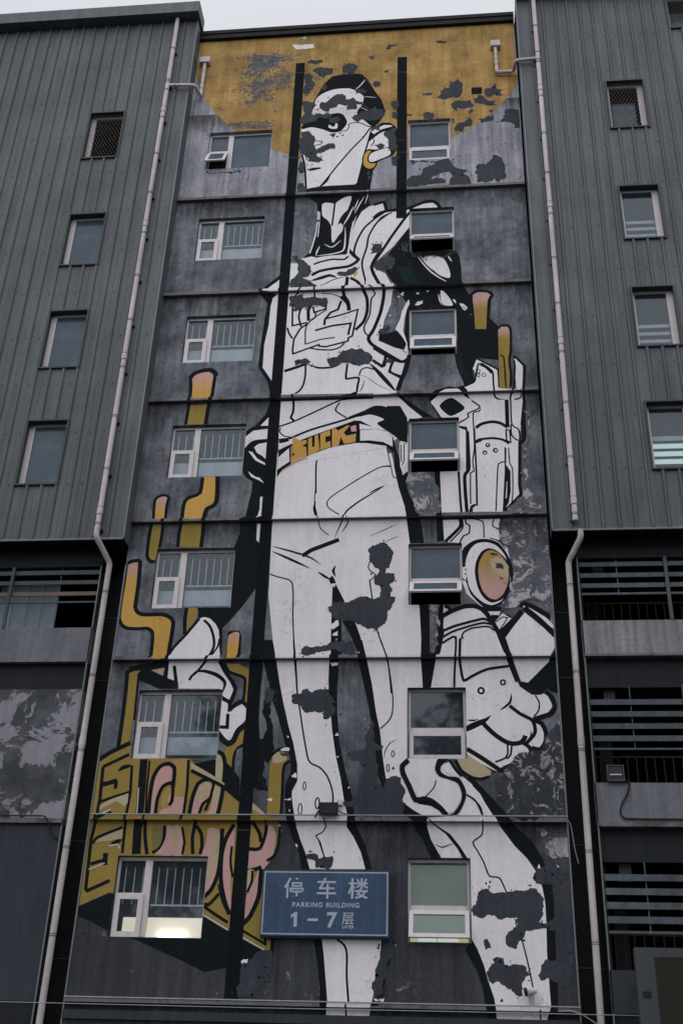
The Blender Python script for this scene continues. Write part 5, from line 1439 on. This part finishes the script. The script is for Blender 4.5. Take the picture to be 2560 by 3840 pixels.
    for lst, y0 in ((flat, -0.0008), (on_ledge, -LD - 0.0006)):
        y = y0 - lev * STEP
        for q in lst:
            mbk.append([(a, y, b) for a, b in q])
            if grad:
                cc = []
                for a, b in q:
                    t = max(0, min(1, (b - grad[0]) / (grad[1] - grad[0])))
                    cc.append(tuple(grad[2][j] * (1 - t) + grad[3][j] * t for j in range(3)))
                cols.append(cc)
            else:
                cols.append([base] * len(q))
print('mural levels', maxlev)
PNAMES = {}
for ((gname, _gi), mat), (polys, cols) in groups.items():
    vs, fs, cl = [], [], []
    for pl, cc in zip(polys, cols):
        n = len(vs)
        # face the street (-y)
        ar = sum(pl[i][0] * pl[(i + 1) % len(pl)][2] - pl[(i + 1) % len(pl)][0] * pl[i][2] for i in range(len(pl)))
        if abs(ar) < 1e-7: continue
        if ar < 0: pl = pl[::-1]; cc = cc[::-1]
        vs += pl; cl += cc
        fs.append(tuple(range(n, n + len(pl))))
    me = bpy.data.meshes.new(gname)
    me.from_pydata(vs, [], fs)
    a = me.color_attributes.new('paint', 'FLOAT_COLOR', 'POINT')
    a.data.foreach_set('color', [k for c_ in cl for k in (*c_, 1.0)])
    me.materials.append(MATS[mat])
    o = bpy.data.objects.new(gname, me)
    col.objects.link(o); o.parent = tower; o.location = TOFF

# ------------------------------------------------------------------ corrugated blocks either side
CY = -0.45
PITCH = 0.37
def clad_sheets(parent, ox, xs, z0, z1, holes):
    """one rolled sheet per pitch: flat pan and a trapezoid rib; openings cut out"""
    for x in xs:
        prof = [(0, 0), (.022, -.055), (.066, -.055), (.10, 0), (.215, 0), (.225, -.008), (.245, -.008), (.255, 0), (PITCH, 0)]
        cuts = sorted({h[k] - x for h in holes for k in (0, 1) if 0 < h[k] - x < PITCH})
        pr = []
        for (a, b) in zip(prof, prof[1:]):
            pr.append(a)
            for c_ in cuts:
                if a[0] < c_ < b[0]:
                    t = (c_ - a[0]) / (b[0] - a[0]); pr.append((c_, a[1] + (b[1] - a[1]) * t))
        pr.append(prof[-1])
        hz = sorted({z0, z1, *[h[k] for h in holes for k in (2, 3) if h[0] < x + PITCH and h[1] > x and z0 < h[k] < z1]})
        for zb0, zb1 in zip(hz, hz[1:]):
          mb = MB()
          for a, b in zip(pr, pr[1:]):
            mx_ = x + (a[0] + b[0]) / 2
            seg = [(zb0, zb1)]
            for h in holes:
                if h[0] < mx_ < h[1]:
                    ns = []
                    for s0, s1 in seg:
                        if h[3] <= s0 or h[2] >= s1: ns.append((s0, s1)); continue
                        if h[2] > s0: ns.append((s0, h[2]))
                        if h[3] < s1: ns.append((h[3], s1))
                    seg = ns
            for s0, s1 in seg:
                mb.poly([(x + a[0] - ox, CY + a[1], s0), (x + b[0] - ox, CY + b[1], s0), (x + b[0] - ox, CY + b[1], s1), (x + a[0] - ox, CY + a[1], s1)])
          if mb.f: mb.build('cladding_sheet', 'cladding_metal', parent)

def clad_window(parent, ox, a, b, z0, z1, kind, side):
    o = bpy.data.objects.new('window', None); col.objects.link(o); o.parent = parent; o.location = (a - ox, CY, z0)
    W, Hh = b - a, z1 - z0
    mb = MB(); frame_bars(mb, 0, W, 0, Hh, .045, -.065, .02)
    mb.box(.0, .02, .021, .24, 0, Hh); mb.box(W - .02, W, .021, .24, 0, Hh)
    mb.box(.021, W - .021, .022, .24, Hh - .02, Hh); mb.box(.021, W - .021, .022, .24, 0, .02)
    mb.build('trim', 'trim_metal', o)
    mb = MB(); y = .15
    l_, r_ = (.15, .07) if side < 0 else (.10, .17)
    mb.box(.022, .022 + l_, y, y + .06, .02, Hh - .021)
    mb.box(W - .022 - r_, W - .022, y, y + .06, .02, Hh - .021)
    mb.box(.022 + l_, W - .022 - r_, y + .001, y + .059, Hh - .10, Hh - .021)
    mb.box(.022 + l_, W - .022 - r_, y + .001, y + .059, .021, .05)
    mb.build('frame', 'white_frame', o)
    if kind != 'mesh':
        box('pane', 'frosted_glass' if kind == 'plain' else 'window_glass', o, .022 + l_, W - .022 - r_, y + .03, y + .036, .05, Hh - .10)
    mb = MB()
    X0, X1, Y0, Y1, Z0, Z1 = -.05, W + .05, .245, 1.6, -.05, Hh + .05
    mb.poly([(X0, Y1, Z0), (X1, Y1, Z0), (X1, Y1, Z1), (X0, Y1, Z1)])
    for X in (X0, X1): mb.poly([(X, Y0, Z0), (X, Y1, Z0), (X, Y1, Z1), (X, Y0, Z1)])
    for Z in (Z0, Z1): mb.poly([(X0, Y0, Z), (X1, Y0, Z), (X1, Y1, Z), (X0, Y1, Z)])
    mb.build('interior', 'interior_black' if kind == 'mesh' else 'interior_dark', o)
    if kind == 'mesh':
        mb = MB()
        n = 9
        def ln2(p, q):
            mb.tube([(p[0], .03, p[1]), (q[0], .03, q[1])], .0032, 4, False)
        st = (W + Hh * .55) / 22
        k = -Hh * .55
        while k < W:
            for sgn in (1, -1):
                pts = []
                x0_, x1_ = k, k + Hh * .55
                za, zb = 0.045, Hh - .045
                xa, xb = (x0_, x1_) if sgn > 0 else (W - x0_, W - x1_)
                # clip to the opening
                P0, P1 = Vector((xa, za)), Vector((xb, zb))
                d = P1 - P0
                t0, t1 = 0.0, 1.0
                for lo, hi in ((.045, W - .045),):
                    if abs(d.x) > 1e-6:
                        ta, tb = (lo - P0.x) / d.x, (hi - P0.x) / d.x
                        if ta > tb: ta, tb = tb, ta
                        t0, t1 = max(t0, ta), min(t1, tb)
                if t1 > t0: ln2(P0 + d * t0, P0 + d * t1)
            k += st
        s_ = mb.build('wire_mesh', 'mesh_wire', o); s_['kind'] = 'stuff'
        if side > 0: box('inner_pane', 'frosted_glass', o, .2, W - .25, .4, .41, .02, Hh * .75)
    if kind == 'slats':
        for q in range(4):
            box('blind_slat', 'blind_cloth', o, .13, W - .18, .30, .31, .14 + q * .24, .24 + q * .24)
    if kind == 'litslats':
        for q in range(5):
            box('blind_slat', 'lit_slat' if q < 4 else 'blind_cloth', o, .13, W - .18, .30, .31, .14 + q * .22, .27 + q * .22)
    return o

def block(side):
    if side < 0:
        t = thing('clad_building', 'grey corrugated steel block left of the mural with louvred parking deck openings beneath', 'building', (-4, 0, 0))
        ox = -4
        xin, xout = XL, -11.2
        xs = [-1.17 - PITCH * k for k in range(27)]
        holes = [(-3.68, -2.56, 27.5, 29.48), (-3.68, -2.56, 23.3, 25.28), (-3.68, -2.56, 19.74, 21.71), (-3.68, -2.56, 16.14, 18.10), (-8.25, -7.12, 27.5, 29.48)]
        kinds = ['mesh', 'plain', 'plain', 'plain', 'plain']
    else:
        t = thing('clad_building', 'grey corrugated steel block right of the mural with striped blinds and open slatted decks', 'building', (13, 0, 0))
        ox = 13
        xin, xout = XR + .06, 18.5
        xs = [9.73 + PITCH * k for k in range(23)]
        holes = [(11.75, 12.87, 27.6, 29.6), (11.75, 12.87, 23.38, 25.36), (11.75, 12.87, 19.78, 21.75), (11.75, 12.87, 16.16, 18.13), (13.83, 14.95, 31.75, 33.4)]
        kinds = ['mesh', 'slats', 'slats', 'litslats', 'mesh']
    Z0, Z1 = 14.62, 33.58
    clad_sheets(t, ox, xs, Z0, Z1, holes)
    a, b = (xs[0] + PITCH, xin) if side < 0 else (xin, xs[0])
    # corner sheet and return
    mb = MB()
    e = min(a, b) - ox; f = max(a, b) - ox
    mb.box(e, f, CY, CY + .02, Z0, Z1)
    mb.build('corner_sheet', 'cladding_metal', t)
    X = xin - ox
    box('return_sheet', 'cladding_metal', t, *( (X, X + .012) if side < 0 else (X - .012, X)), CY, -.003, Z0, Z1)
    zz = Z0
    while zz < Z1:
        z2 = min(zz + 3.62, Z1)
        xa = (X - .02, X + .018) if side < 0 else (X - .018, X + .02)
        box('corner_flashing', 'flashing_metal', t, *xa, CY - .03, CY - .002, zz + .006, z2 - .006)
        zz = z2
    xlo, xhi = (xout - ox, X) if side < 0 else (X, xout - ox)
    box('drip_flashing', 'flashing_metal', t, xlo, xhi, CY - .045, CY - .04 + .035, Z0 - .05, Z0 - .001)
    box('soffit', 'interior_black', t, xlo, xhi, CY + .02, 0.3, Z0 - .02, Z0 + .02)
    # parapet box gutter
    if side < 0:
        box('fascia', 'cladding_metal', t, xlo, X + .08, -.82, -.05, 33.57, 34.05)
    else:
        box('fascia', 'cladding_metal', t, X - .0, xhi, -.82, -.05, 33.57, 34.05)
    box('roof_slab', 'dark_plaster', t, xlo, xhi, -.04, 9.0, 33.6, 33.9)
    # body of the block behind the sheets
    outer = xlo if side < 0 else xhi
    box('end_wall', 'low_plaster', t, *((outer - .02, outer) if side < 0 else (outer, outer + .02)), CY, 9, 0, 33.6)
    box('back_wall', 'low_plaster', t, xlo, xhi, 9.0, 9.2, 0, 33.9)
    box('inner_wall', 'interior_dark', t, *((X - .01, X - .002) if side < 0 else (X + .002, X + .01)), .7, 9.0, 0, 33.6)
    for h, k in zip(holes, kinds):
        clad_window(t, ox, *h, k, side)
    mb = MB()
    for x in xs:
        zr = 31.57 + (0.08 if side > 0 else 0)
        while zr > 14.9:
            xx = x + .30 + random.uniform(-.012, .012)
            zz = zr + random.uniform(-.015, .015)
            if not any(h[0] - .05 < xx < h[1] + .05 and h[2] - .05 < zz < h[3] + .05 for h in holes):
                mb.tube([(xx - ox, CY + .002, zz), (xx - ox, CY - .012, zz)], .017, 6)
            zr -= 1.54
    s_ = mb.build('screws', 'screw_dark', t); s_['kind'] = 'stuff'
    # ---------- the open decks under the cladding
    xi = -1.30 if side < 0 else 9.90
    xi -= ox
    xa, xb = (xlo, xi) if side < 0 else (xi, xhi)
    def band(name, mat, z0, z1, y0=0.0, y1=0.22):
        box(name, mat, t, xa, xb, y0, y1, z0, z1)
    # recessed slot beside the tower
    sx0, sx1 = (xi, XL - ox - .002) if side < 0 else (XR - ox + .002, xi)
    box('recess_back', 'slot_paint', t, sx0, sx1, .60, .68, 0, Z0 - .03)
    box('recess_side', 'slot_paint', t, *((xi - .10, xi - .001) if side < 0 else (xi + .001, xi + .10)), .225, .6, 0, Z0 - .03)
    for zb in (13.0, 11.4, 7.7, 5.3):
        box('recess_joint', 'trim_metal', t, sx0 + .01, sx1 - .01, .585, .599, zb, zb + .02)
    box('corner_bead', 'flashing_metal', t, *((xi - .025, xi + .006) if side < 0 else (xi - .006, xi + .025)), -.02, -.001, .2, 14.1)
    band('lintel', 'dark_plaster', 14.10, Z0 - .03)  # shade under the cladding overhang is put into this dark colour
    post_dx = 0.0
    def slats(zlist, mats, rail, px, zlo, zhi, stub):
        for (p, q), mt in zip(zlist, mats):
            box('louvre_slat', mt, t, xa if side < 0 else xa + .05, xb if side > 0 else xb - .03, .03, .06, p, q)
        box('rail', 'slat_metal', t, xa if side < 0 else xa + .05, xb if side > 0 else xb - .03, .03, .06, *rail)
        for x_ in px:
            box('post', 'slat_metal', t, x_ - ox, x_ - ox + .075, -.03, .025, zlo, zhi)
        for x_ in stub:
            box('hanger_rod', 'slat_metal', t, x_ - ox, x_ - ox + .022, .062, .08, rail[1] - .05, zhi)
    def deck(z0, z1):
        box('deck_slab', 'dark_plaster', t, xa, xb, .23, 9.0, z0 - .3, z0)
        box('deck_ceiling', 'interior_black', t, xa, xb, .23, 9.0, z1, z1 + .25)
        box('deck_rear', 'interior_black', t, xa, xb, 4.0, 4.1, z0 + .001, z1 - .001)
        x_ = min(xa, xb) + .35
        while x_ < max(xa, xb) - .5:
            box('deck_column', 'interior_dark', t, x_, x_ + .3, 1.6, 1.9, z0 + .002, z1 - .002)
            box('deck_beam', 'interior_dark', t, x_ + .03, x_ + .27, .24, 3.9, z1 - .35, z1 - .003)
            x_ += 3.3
    def balusters(z0):
        first = None
        n = 22
        for k in range(n):
            x_ = (9.98 + .195 * k) if side > 0 else (-1.6 - .195 * k)
            if first is None:
                first = MB().box(-.013, .013, 0, .02, 0, 1.0).build('baluster', 'rust', t)
                first.location = (x_ - ox, 1.0, z0)
            else: instance(first, t, (x_ - ox, 1.0, z0))
        box('handrail', 'rust', t, xa, xb, .99, 1.03, z0 + 1.0, z0 + 1.04)
    if side < 0:
        deck(12.3, 14.10)
        slats([(13.91, 14.02), (13.65, 13.75), (13.35, 13.45)], ['slat_metal', 'slat_metal', 'rusty_slat'], (13.16, 13.20), [-3.5], 12.49, 14.1, [-2.3])
        mb = MB()
        x_ = -11.0
        first = None
        while x_ < -2.7:
            if first is None:
                first = MB()
                for p, q in ((0, 0), (.28, 0), (.30, -.02), (.35, -.02), (.37, 0)):
                    first.v.append((p, q, 0)); first.v.append((p, q, 1.5))
                first.f = [(2 * k, 2 * k + 2, 2 * k + 3, 2 * k + 1) for k in range(4)]
                first = first.build('inner_sheet', 'inner_sheet', t); first.location = (x_ - ox, .65, 12.55)
            else: instance(first, t, (x_ - ox, .65, 12.55))
            x_ += .37
        band('parapet', 'parapet_plaster', 11.64, 12.49, -.02, .22)
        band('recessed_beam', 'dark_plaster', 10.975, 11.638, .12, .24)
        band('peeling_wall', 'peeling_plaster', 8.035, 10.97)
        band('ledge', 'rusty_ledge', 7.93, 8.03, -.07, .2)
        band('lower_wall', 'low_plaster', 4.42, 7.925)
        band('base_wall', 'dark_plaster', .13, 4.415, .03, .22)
    else:
        cols_ = ['slat_metal'] * 4
        deck(12.4, 14.10); balusters(12.4)
        slats([(13.90, 14.01), (13.62, 13.73), (13.36, 13.47)], cols_, (13.18, 13.23), [11.84], 12.52, 14.1, [10.78])
        band('parapet', 'stained_plaster', 11.72, 12.52, -.02, .22)
        band('ledge', 'rusty_ledge', 11.66, 11.718, -.05, .2)
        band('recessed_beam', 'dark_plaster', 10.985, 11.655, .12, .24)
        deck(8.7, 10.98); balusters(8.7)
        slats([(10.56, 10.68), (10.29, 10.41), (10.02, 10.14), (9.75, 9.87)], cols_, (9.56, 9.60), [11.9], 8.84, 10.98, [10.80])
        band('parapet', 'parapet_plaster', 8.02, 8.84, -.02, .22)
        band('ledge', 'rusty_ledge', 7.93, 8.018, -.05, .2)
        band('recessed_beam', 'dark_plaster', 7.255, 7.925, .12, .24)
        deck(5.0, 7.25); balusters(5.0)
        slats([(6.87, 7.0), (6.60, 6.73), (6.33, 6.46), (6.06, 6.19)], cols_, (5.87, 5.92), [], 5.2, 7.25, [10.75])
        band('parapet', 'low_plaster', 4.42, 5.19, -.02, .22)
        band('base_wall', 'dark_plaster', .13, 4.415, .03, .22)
    return t
block(-1); block(1)

# ------------------------------------------------------------------ rainwater pipes
def arc_path(pts, r=.1, n=4):
    res = [Vector(pts[0])]
    for i in range(1, len(pts) - 1):
        a, b, c = Vector(pts[i - 1]), Vector(pts[i]), Vector(pts[i + 1])
        u = (a - b).normalized(); v = (c - b).normalized()
        k = min(r, (a - b).length * .45, (c - b).length * .45)
        p, q = b + u * k, b + v * k
        for j in range(n + 1):
            t = j / n
            res.append((1 - t) ** 2 * p + 2 * t * (1 - t) * b + t * t * q)
    res.append(Vector(pts[-1]))
    return res
def pipe(label, X, low, jog, side):
    t = thing('drainpipe', label, 'drainpipe', (X, CY, 0))
    T0 = Vector((X, CY, 0))
    yu = -.57
    def loc(p): return tuple(Vector(p) - T0)
    def run(name, pts, r=.068):
        return MB().tube([loc(p) for p in arc_path(pts)], r, 16).build(name, 'pipe_plastic', t, smooth=True)
    X2 = X + (0.02 if side < 0 else -0.02)
    run('upper_pipe', [(X, yu, 33.56 if side < 0 else 33.56), (X, yu, 14.78)])
    run('offset_pipe', jog)
    run('lower_pipe', [low[0], low[1]])
    def ring(p, r=.074, h=.012, nm='collar', mt='pipe_ring', d=(0, 0, 1)):
        d = Vector(d)
        MB().tube([loc(Vector(p) - d * h / 2), loc(Vector(p) + d * h / 2)], r, 16).build(nm, mt, t, smooth=False)
    z = 32.1
    k = 0
    while z > 14.9:
        ring((X, yu, z + .022)); ring((X, yu, z - .022))
        if k % 3 == 2:
            MB().tube([loc((X, yu, z + .25)), loc((X, yu, z + .45))], .076, 16).build('coupling', 'pipe_plastic', t, smooth=False)
            ring((X, yu, z + .25), .078); ring((X, yu, z + .45), .078)
        box('bracket', 'trim_metal', t, *( (.03, .12) if side < 0 else (-.12, -.03)), -.10, 0.0, z - .16, z - .12)
        z -= 1.55 + .02 * (k % 2); k += 1
    z = 13.35
    k = 0
    while z > .6:
        f = (low[0][2] - z) / (low[0][2] - low[1][2])
        p = Vector(low[0]).lerp(Vector(low[1]), f)
        ring(p + Vector((0, 0, .02))); ring(p - Vector((0, 0, .02)))
        if k % 3 == 2: MB().tube([loc(p + Vector((0, 0, .1))), loc(p + Vector((0, 0, .28)))], .075, 16).build('coupling', 'pipe_plastic', t)
        z -= 2.1 - .35 * (k % 2); k += 1
    return t, run, loc, ring
t, run, loc, ring = pipe('pink white drainpipe down the block left of the mural', -1.36, [(-1.08, -.12, 14.05), (-1.13, -.12, .2)],
     [(-1.36, -.57, 14.80), (-1.36, -.57, 14.62), (-1.08, -.12, 14.12), (-1.08, -.12, 13.95)], -1)
run('branch_pipe', [(-1.36, -.57, 30.43), (-.50, -.57, 30.36), (-.42, -.10, 30.42), (-.42, -.10, 31.9)], .055)
MB().box(.78, 1.10, .26, .44, 31.92, 32.16).build('hopper', 'pipe_plastic', t)
for z in (30.75, 31.0, 31.55): ring((-.42, -.10, z), .06, .012)
for z in (30.2, 30.65): ring((-1.36, -.57, z), .078, .02)
t, run, loc, ring = pipe('pink white drainpipe down the block right of the mural', 9.88, [(9.70, -.12, 13.9), (9.64, -.12, .2)],
     [(9.99, -.45, 14.60), (9.99, -.45, 14.42), (9.70, -.12, 13.95), (9.70, -.12, 13.8)], 1)
run('branch_pipe', [(9.88, -.57, 30.66), (9.22, -.57, 30.62), (9.17, -.10, 30.72), (8.68, -.10, 30.72), (8.67, -.10, 31.85)], .055)
MB().box(8.53 - 9.88, 8.82 - 9.88, .26, .44, 31.86, 32.10).build('hopper', 'pipe_plastic', t)
for z in (31.05, 31.3, 31.5): ring((8.67, -.10, z), .06, .012)
for z in (30.45, 30.9): ring((9.88, -.57, z), .078, .02)

# ------------------------------------------------------------------ blue sign
sg = thing('parking_sign', 'blue rectangular parking building sign with white Chinese and English lettering across the mural legs', 'sign', (4.4, -.15, 5.7))
box('panel', 'sign_blue', sg, -1.28, 1.28, 0, .05, 0, 1.27)
box('side_frame', 'sign_back', sg, -1.285, 1.285, .051, .14, -.03, 1.275)
mb = MB(); frame_bars(mb, -1.255, 1.255, .025, 1.245, .022, -.004, -.0005); mb.build('border', 'sign_white', sg)
box('seam', 'sign_back', sg, -.003, .003, -.0012, -.0004, .05, 1.22)
for bx_ in (-1.15, 1.15):
    for bz_ in (.12, 1.15):
        MB().tube([(bx_, 0, bz_), (bx_, -.012, bz_)], .014, 8).build('bolt', 'sign_back', sg)
def text(s, size, x, z, parent, mat='sign_white', bold=.0, name='lettering', sx=1.0, space=1.0):
    cu = bpy.data.curves.new('lettering', 'FONT')
    cu.body = s; cu.size = size; cu.align_x = 'CENTER'; cu.offset = bold; cu.space_character = space
    cu.extrude = 0.001
    o = bpy.data.objects.new('tmp', cu); col.objects.link(o)
    dg = bpy.context.evaluated_depsgraph_get(); dg.update()
    me = bpy.data.meshes.new_from_object(o.evaluated_get(dg))
    bpy.data.objects.remove(o)
    ob = bpy.data.objects.new(name, me); me.materials.clear(); me.materials.append(MATS[mat])
    col.objects.link(ob); ob.parent = parent
    ob.rotation_euler = (R(90), 0, 0); ob.scale = (sx, 1, 1); ob.location = (x, -.003, z)
    return ob
for ch, x in (('\u505c', -.64), ('\u8f66', .02), ('\u697c', .66)):
    text(ch, .43, x, .76, sg, bold=.005)
text('PARKING BUILDING', .127, .015, .555, sg, bold=.003, space=1.22)
mb = MB(); mb.v = [(x_ - .60, y_, z_) for y_ in (-.004, -.001) for x_, z_ in ((-.075, .40), (-.075, .345), (-.015, .365), (-.015, .175), (.05, .175), (.05, .455), (.005, .455))]
mb.f = [(0, 1, 2, 3, 4, 5, 6), (13, 12, 11, 10, 9, 8, 7)] + [(k, (k + 1) % 7, (k + 1) % 7 + 7, k + 7) for k in range(7)]
mb.build('lettering', 'sign_white', sg)
MB().box(-.34, -.13, -.004, -.001, .285, .335).build('lettering', 'sign_white', sg)
text('7', .40, .14, .175, sg, bold=.012)
text('\u5c42', .255, .47, .25, sg, bold=.002)
text('LAYER', .082, .475, .155, sg, bold=.002)

# ------------------------------------------------------------------ lamps, cables, small fittings
f1 = thing('floodlight', 'square dark floodlight standing on the lowest white ledge above the blue sign', 'lamp', (4.40, -.1, 8.12))
o = MB().box(-.2, .2, -.12, .0, .0, .25).build('housing', 'lamp_body', f1); o.rotation_euler = (R(14), 0, 0)
o = MB().box(-.165, .165, -.126, -.121, .03, .22).build('lens', 'lamp_glass', f1); o.rotation_euler = (R(14), 0, 0)
MB().tube([(-.19, -.02, .1), (-.23, -.01, .05), (-.28, .0, -.04), (-.27, .02, -.1)], .018, 8).build('bracket', 'cable_black', f1)
MB().tube([(.19, -.02, .1), (.27, .0, .04), (.40, .02, .01), (.50, .03, -.02)], .012, 8).build('lead', 'cable_black', f1)
MB().box(.16, .28, .02, .09, .22, .33).build('junction_box', 'blind_cloth', f1)
f2 = thing('floodlight', 'small pale framed floodlight on the right deck parapet below the slats', 'lamp', (10.34, -.06, 8.85))
mb = MB(); frame_bars(mb, -.175, .175, 0, .34, .02, -.05, .03); mb.build('rim', 'slat_metal', f2)
MB().box(-.154, .154, -.03, .02, .021, .319).build('housing', 'lamp_body', f2)
MB().box(-.12, .12, -.036, -.031, .15, .30).build('lens', 'lamp_glass', f2)
MB().box(-.12, .12, -.042, -.037, .125, .15).build('label_strip', 'white_frame', f2)
f3 = thing('wall_lamp', 'small white spot lamp with dark mouth at the foot of the right painted leg', 'lamp', (8.40, -.02, 4.52))
MB().tube([(0, -.0, 0), (0, -.05, .12), (0, -.07, .22)], .05, 10).build('stem', 'blind_cloth', f3)
MB().tube([(.09, -.09, .26), (-.02, -.12, .25), (-.10, -.15, .23)], [.05, .07, .09], 12).build('head', 'white_frame', f3)
MB().tube([(-.101, -.151, .229), (-.125, -.155, .224)], .078, 12).build('mouth', 'cable_black', f3)
def cable(name, label, pts, r, mat, cat='cable'):
    p0 = Vector(pts[0])
    o = MB().tube([tuple(Vector(p) - p0) for p in arc_path(pts, .15, 5)], r, 8).build(name, mat, None, smooth=True)
    o.location = p0; o['label'] = label; o['category'] = cat
cable('cable', 'black cable hanging from the floodlight and running under the right parapet', [(10.50, -.05, 8.90), (10.62, -.05, 8.82), (10.56, -.05, 8.62), (10.42, -.05, 8.40), (10.36, -.05, 8.22), (10.42, -.05, 8.09), (10.9, -.05, 8.08), (16, -.05, 8.08)], .018, 'cable_black')
cable('cable', 'black cable along the ledge left of the left drainpipe drooping towards the pipe', [(-6, -.09, 8.07), (-2.7, -.09, 8.07), (-1.68, -.09, 8.07), (-1.60, -.08, 7.95), (-1.52, -.04, 7.74), (-1.36, -.04, 7.58), (-1.15, .3, 7.55)], .016, 'cable_black')
cable('cable', 'thin pale cable drooping off the rusty ledge beside the right drainpipe', [(9.1, -.09, 8.06), (9.33, -.09, 8.04), (9.37, -.06, 7.85), (9.40, -.04, 7.5), (9.46, -.03, 7.18)], .010, 'cable_pale')
cable('cable', 'thin steel wire stretched across the whole facade near its foot', [(-9, -.30, 4.30), (-1.9, -.30, 4.36), (3.1, -.30, 4.35), (6.7, -.30, 4.36), (10.34, -.30, 4.36), (17, -.30, 4.33)], .008, 'wire_steel')
cable('cable', 'pale cable curving down to the foot of the right drainpipe', [(8.9, -.12, 4.42), (9.10, -.15, 4.44), (9.30, -.2, 4.38), (9.60, -.3, 4.18), (9.9, -.3, 3.9)], .012, 'cable_pale')
nb = thing('notice_board', 'large grey framed brown board in front of the lowest right deck', 'sign', (11.9, -1.5, 3.0))
box('cabinet', 'cabinet_grey', nb, -1.70, 2.6, 0, .18, -2.9, 2.36)
box('board', 'brown_board', nb, -1.36, 2.2, -.012, -.001, -2.5, 2.20)
box('latch', 'dark_seal', nb, -1.62, -1.48, -.02, -.002, 1.52, 1.62)
mb = MB(); mb.box(-1.5, -1.4, .18, 1.47, 1.9, 2.0); mb.box(2.2, 2.3, .18, 1.47, 1.9, 2.0); mb.build('bracket', 'cabinet_grey', nb)

# ------------------------------------------------------------------ big street trees behind the viewer (they show in the lowest panes)
m = NT('leaves', 0.7, 0.2)
c = m.mix(m.rng(m.noise(0.8, 3), .3, .7), (0.030, 0.045, 0.022), (0.07, 0.095, 0.04))
m.color(c)
plain('bark', (0.09, 0.075, 0.06), bs=0.2)
def crown_mesh(seed, Rx, Rz, n):
    rd = random.Random(seed)
    mb = MB()
    cl = []
    for _ in range(46):
        u = Vector((rd.gauss(0, 1), rd.gauss(0, 1), rd.gauss(0, 1))).normalized() * rd.uniform(.25, 1) ** .6
        cl.append((Vector((u.x * Rx, u.y * Rx, u.z * Rz)), rd.uniform(1.1, 2.2)))
    for _ in range(n):
        c_, r_ = rd.choice(cl)
        d = Vector((rd.gauss(0, 1), rd.gauss(0, 1), rd.gauss(0, .8))).normalized() * r_ * rd.uniform(.3, 1)
        p = c_ + d
        a = Vector((rd.gauss(0, 1), rd.gauss(0, 1), rd.gauss(0, 1))).normalized()
        b = a.cross(Vector((rd.gauss(0, 1), rd.gauss(0, 1), rd.gauss(0, 1)))).normalized()
        s_ = rd.uniform(.16, .34)
        mb.poly([p - a * s_, p + b * s_ * .5, p + a * s_, p - b * s_ * .5])
    return mb
for k, (x, y, h) in enumerate(((-10, -29.5, 24), (-1, -30, 26), (8, -29.5, 25), (17, -30, 27), (27, -29.5, 25))):
    lab = ('leftmost of the tall street trees behind the viewer', 'second street tree from the left behind the viewer', 'middle street tree standing straight behind the viewer',
           'tallest street tree, right of the middle one behind the viewer', 'rightmost of the tall street trees behind the viewer')[k]
    t = thing('street_tree', lab, 'tree', (x, y, 0), 'street trees facing the mural')
    MB().tube([(0, 0, 0), (.1, .05, h * .3), (-.1, .1, h * .6), (0, 0, h * .85)], [.42, .32, .2, .06], 10).build('trunk', 'bark', t)
    for q in range(5):
        an = q * 1.3 + k
        MB().tube([(0, 0, h * (.35 + .07 * q)), (math.cos(an) * 1.8, math.sin(an) * 1.8, h * (.45 + .07 * q)), (math.cos(an) * 3.6, math.sin(an) * 3.6, h * (.52 + .08 * q))], [.16, .1, .03], 7).build('limb', 'bark', t)
    o = crown_mesh(k + 3, 5.6, h * .34, 9000).build('crown', 'leaves', t)
    o.location = (0, 0, h * .66)
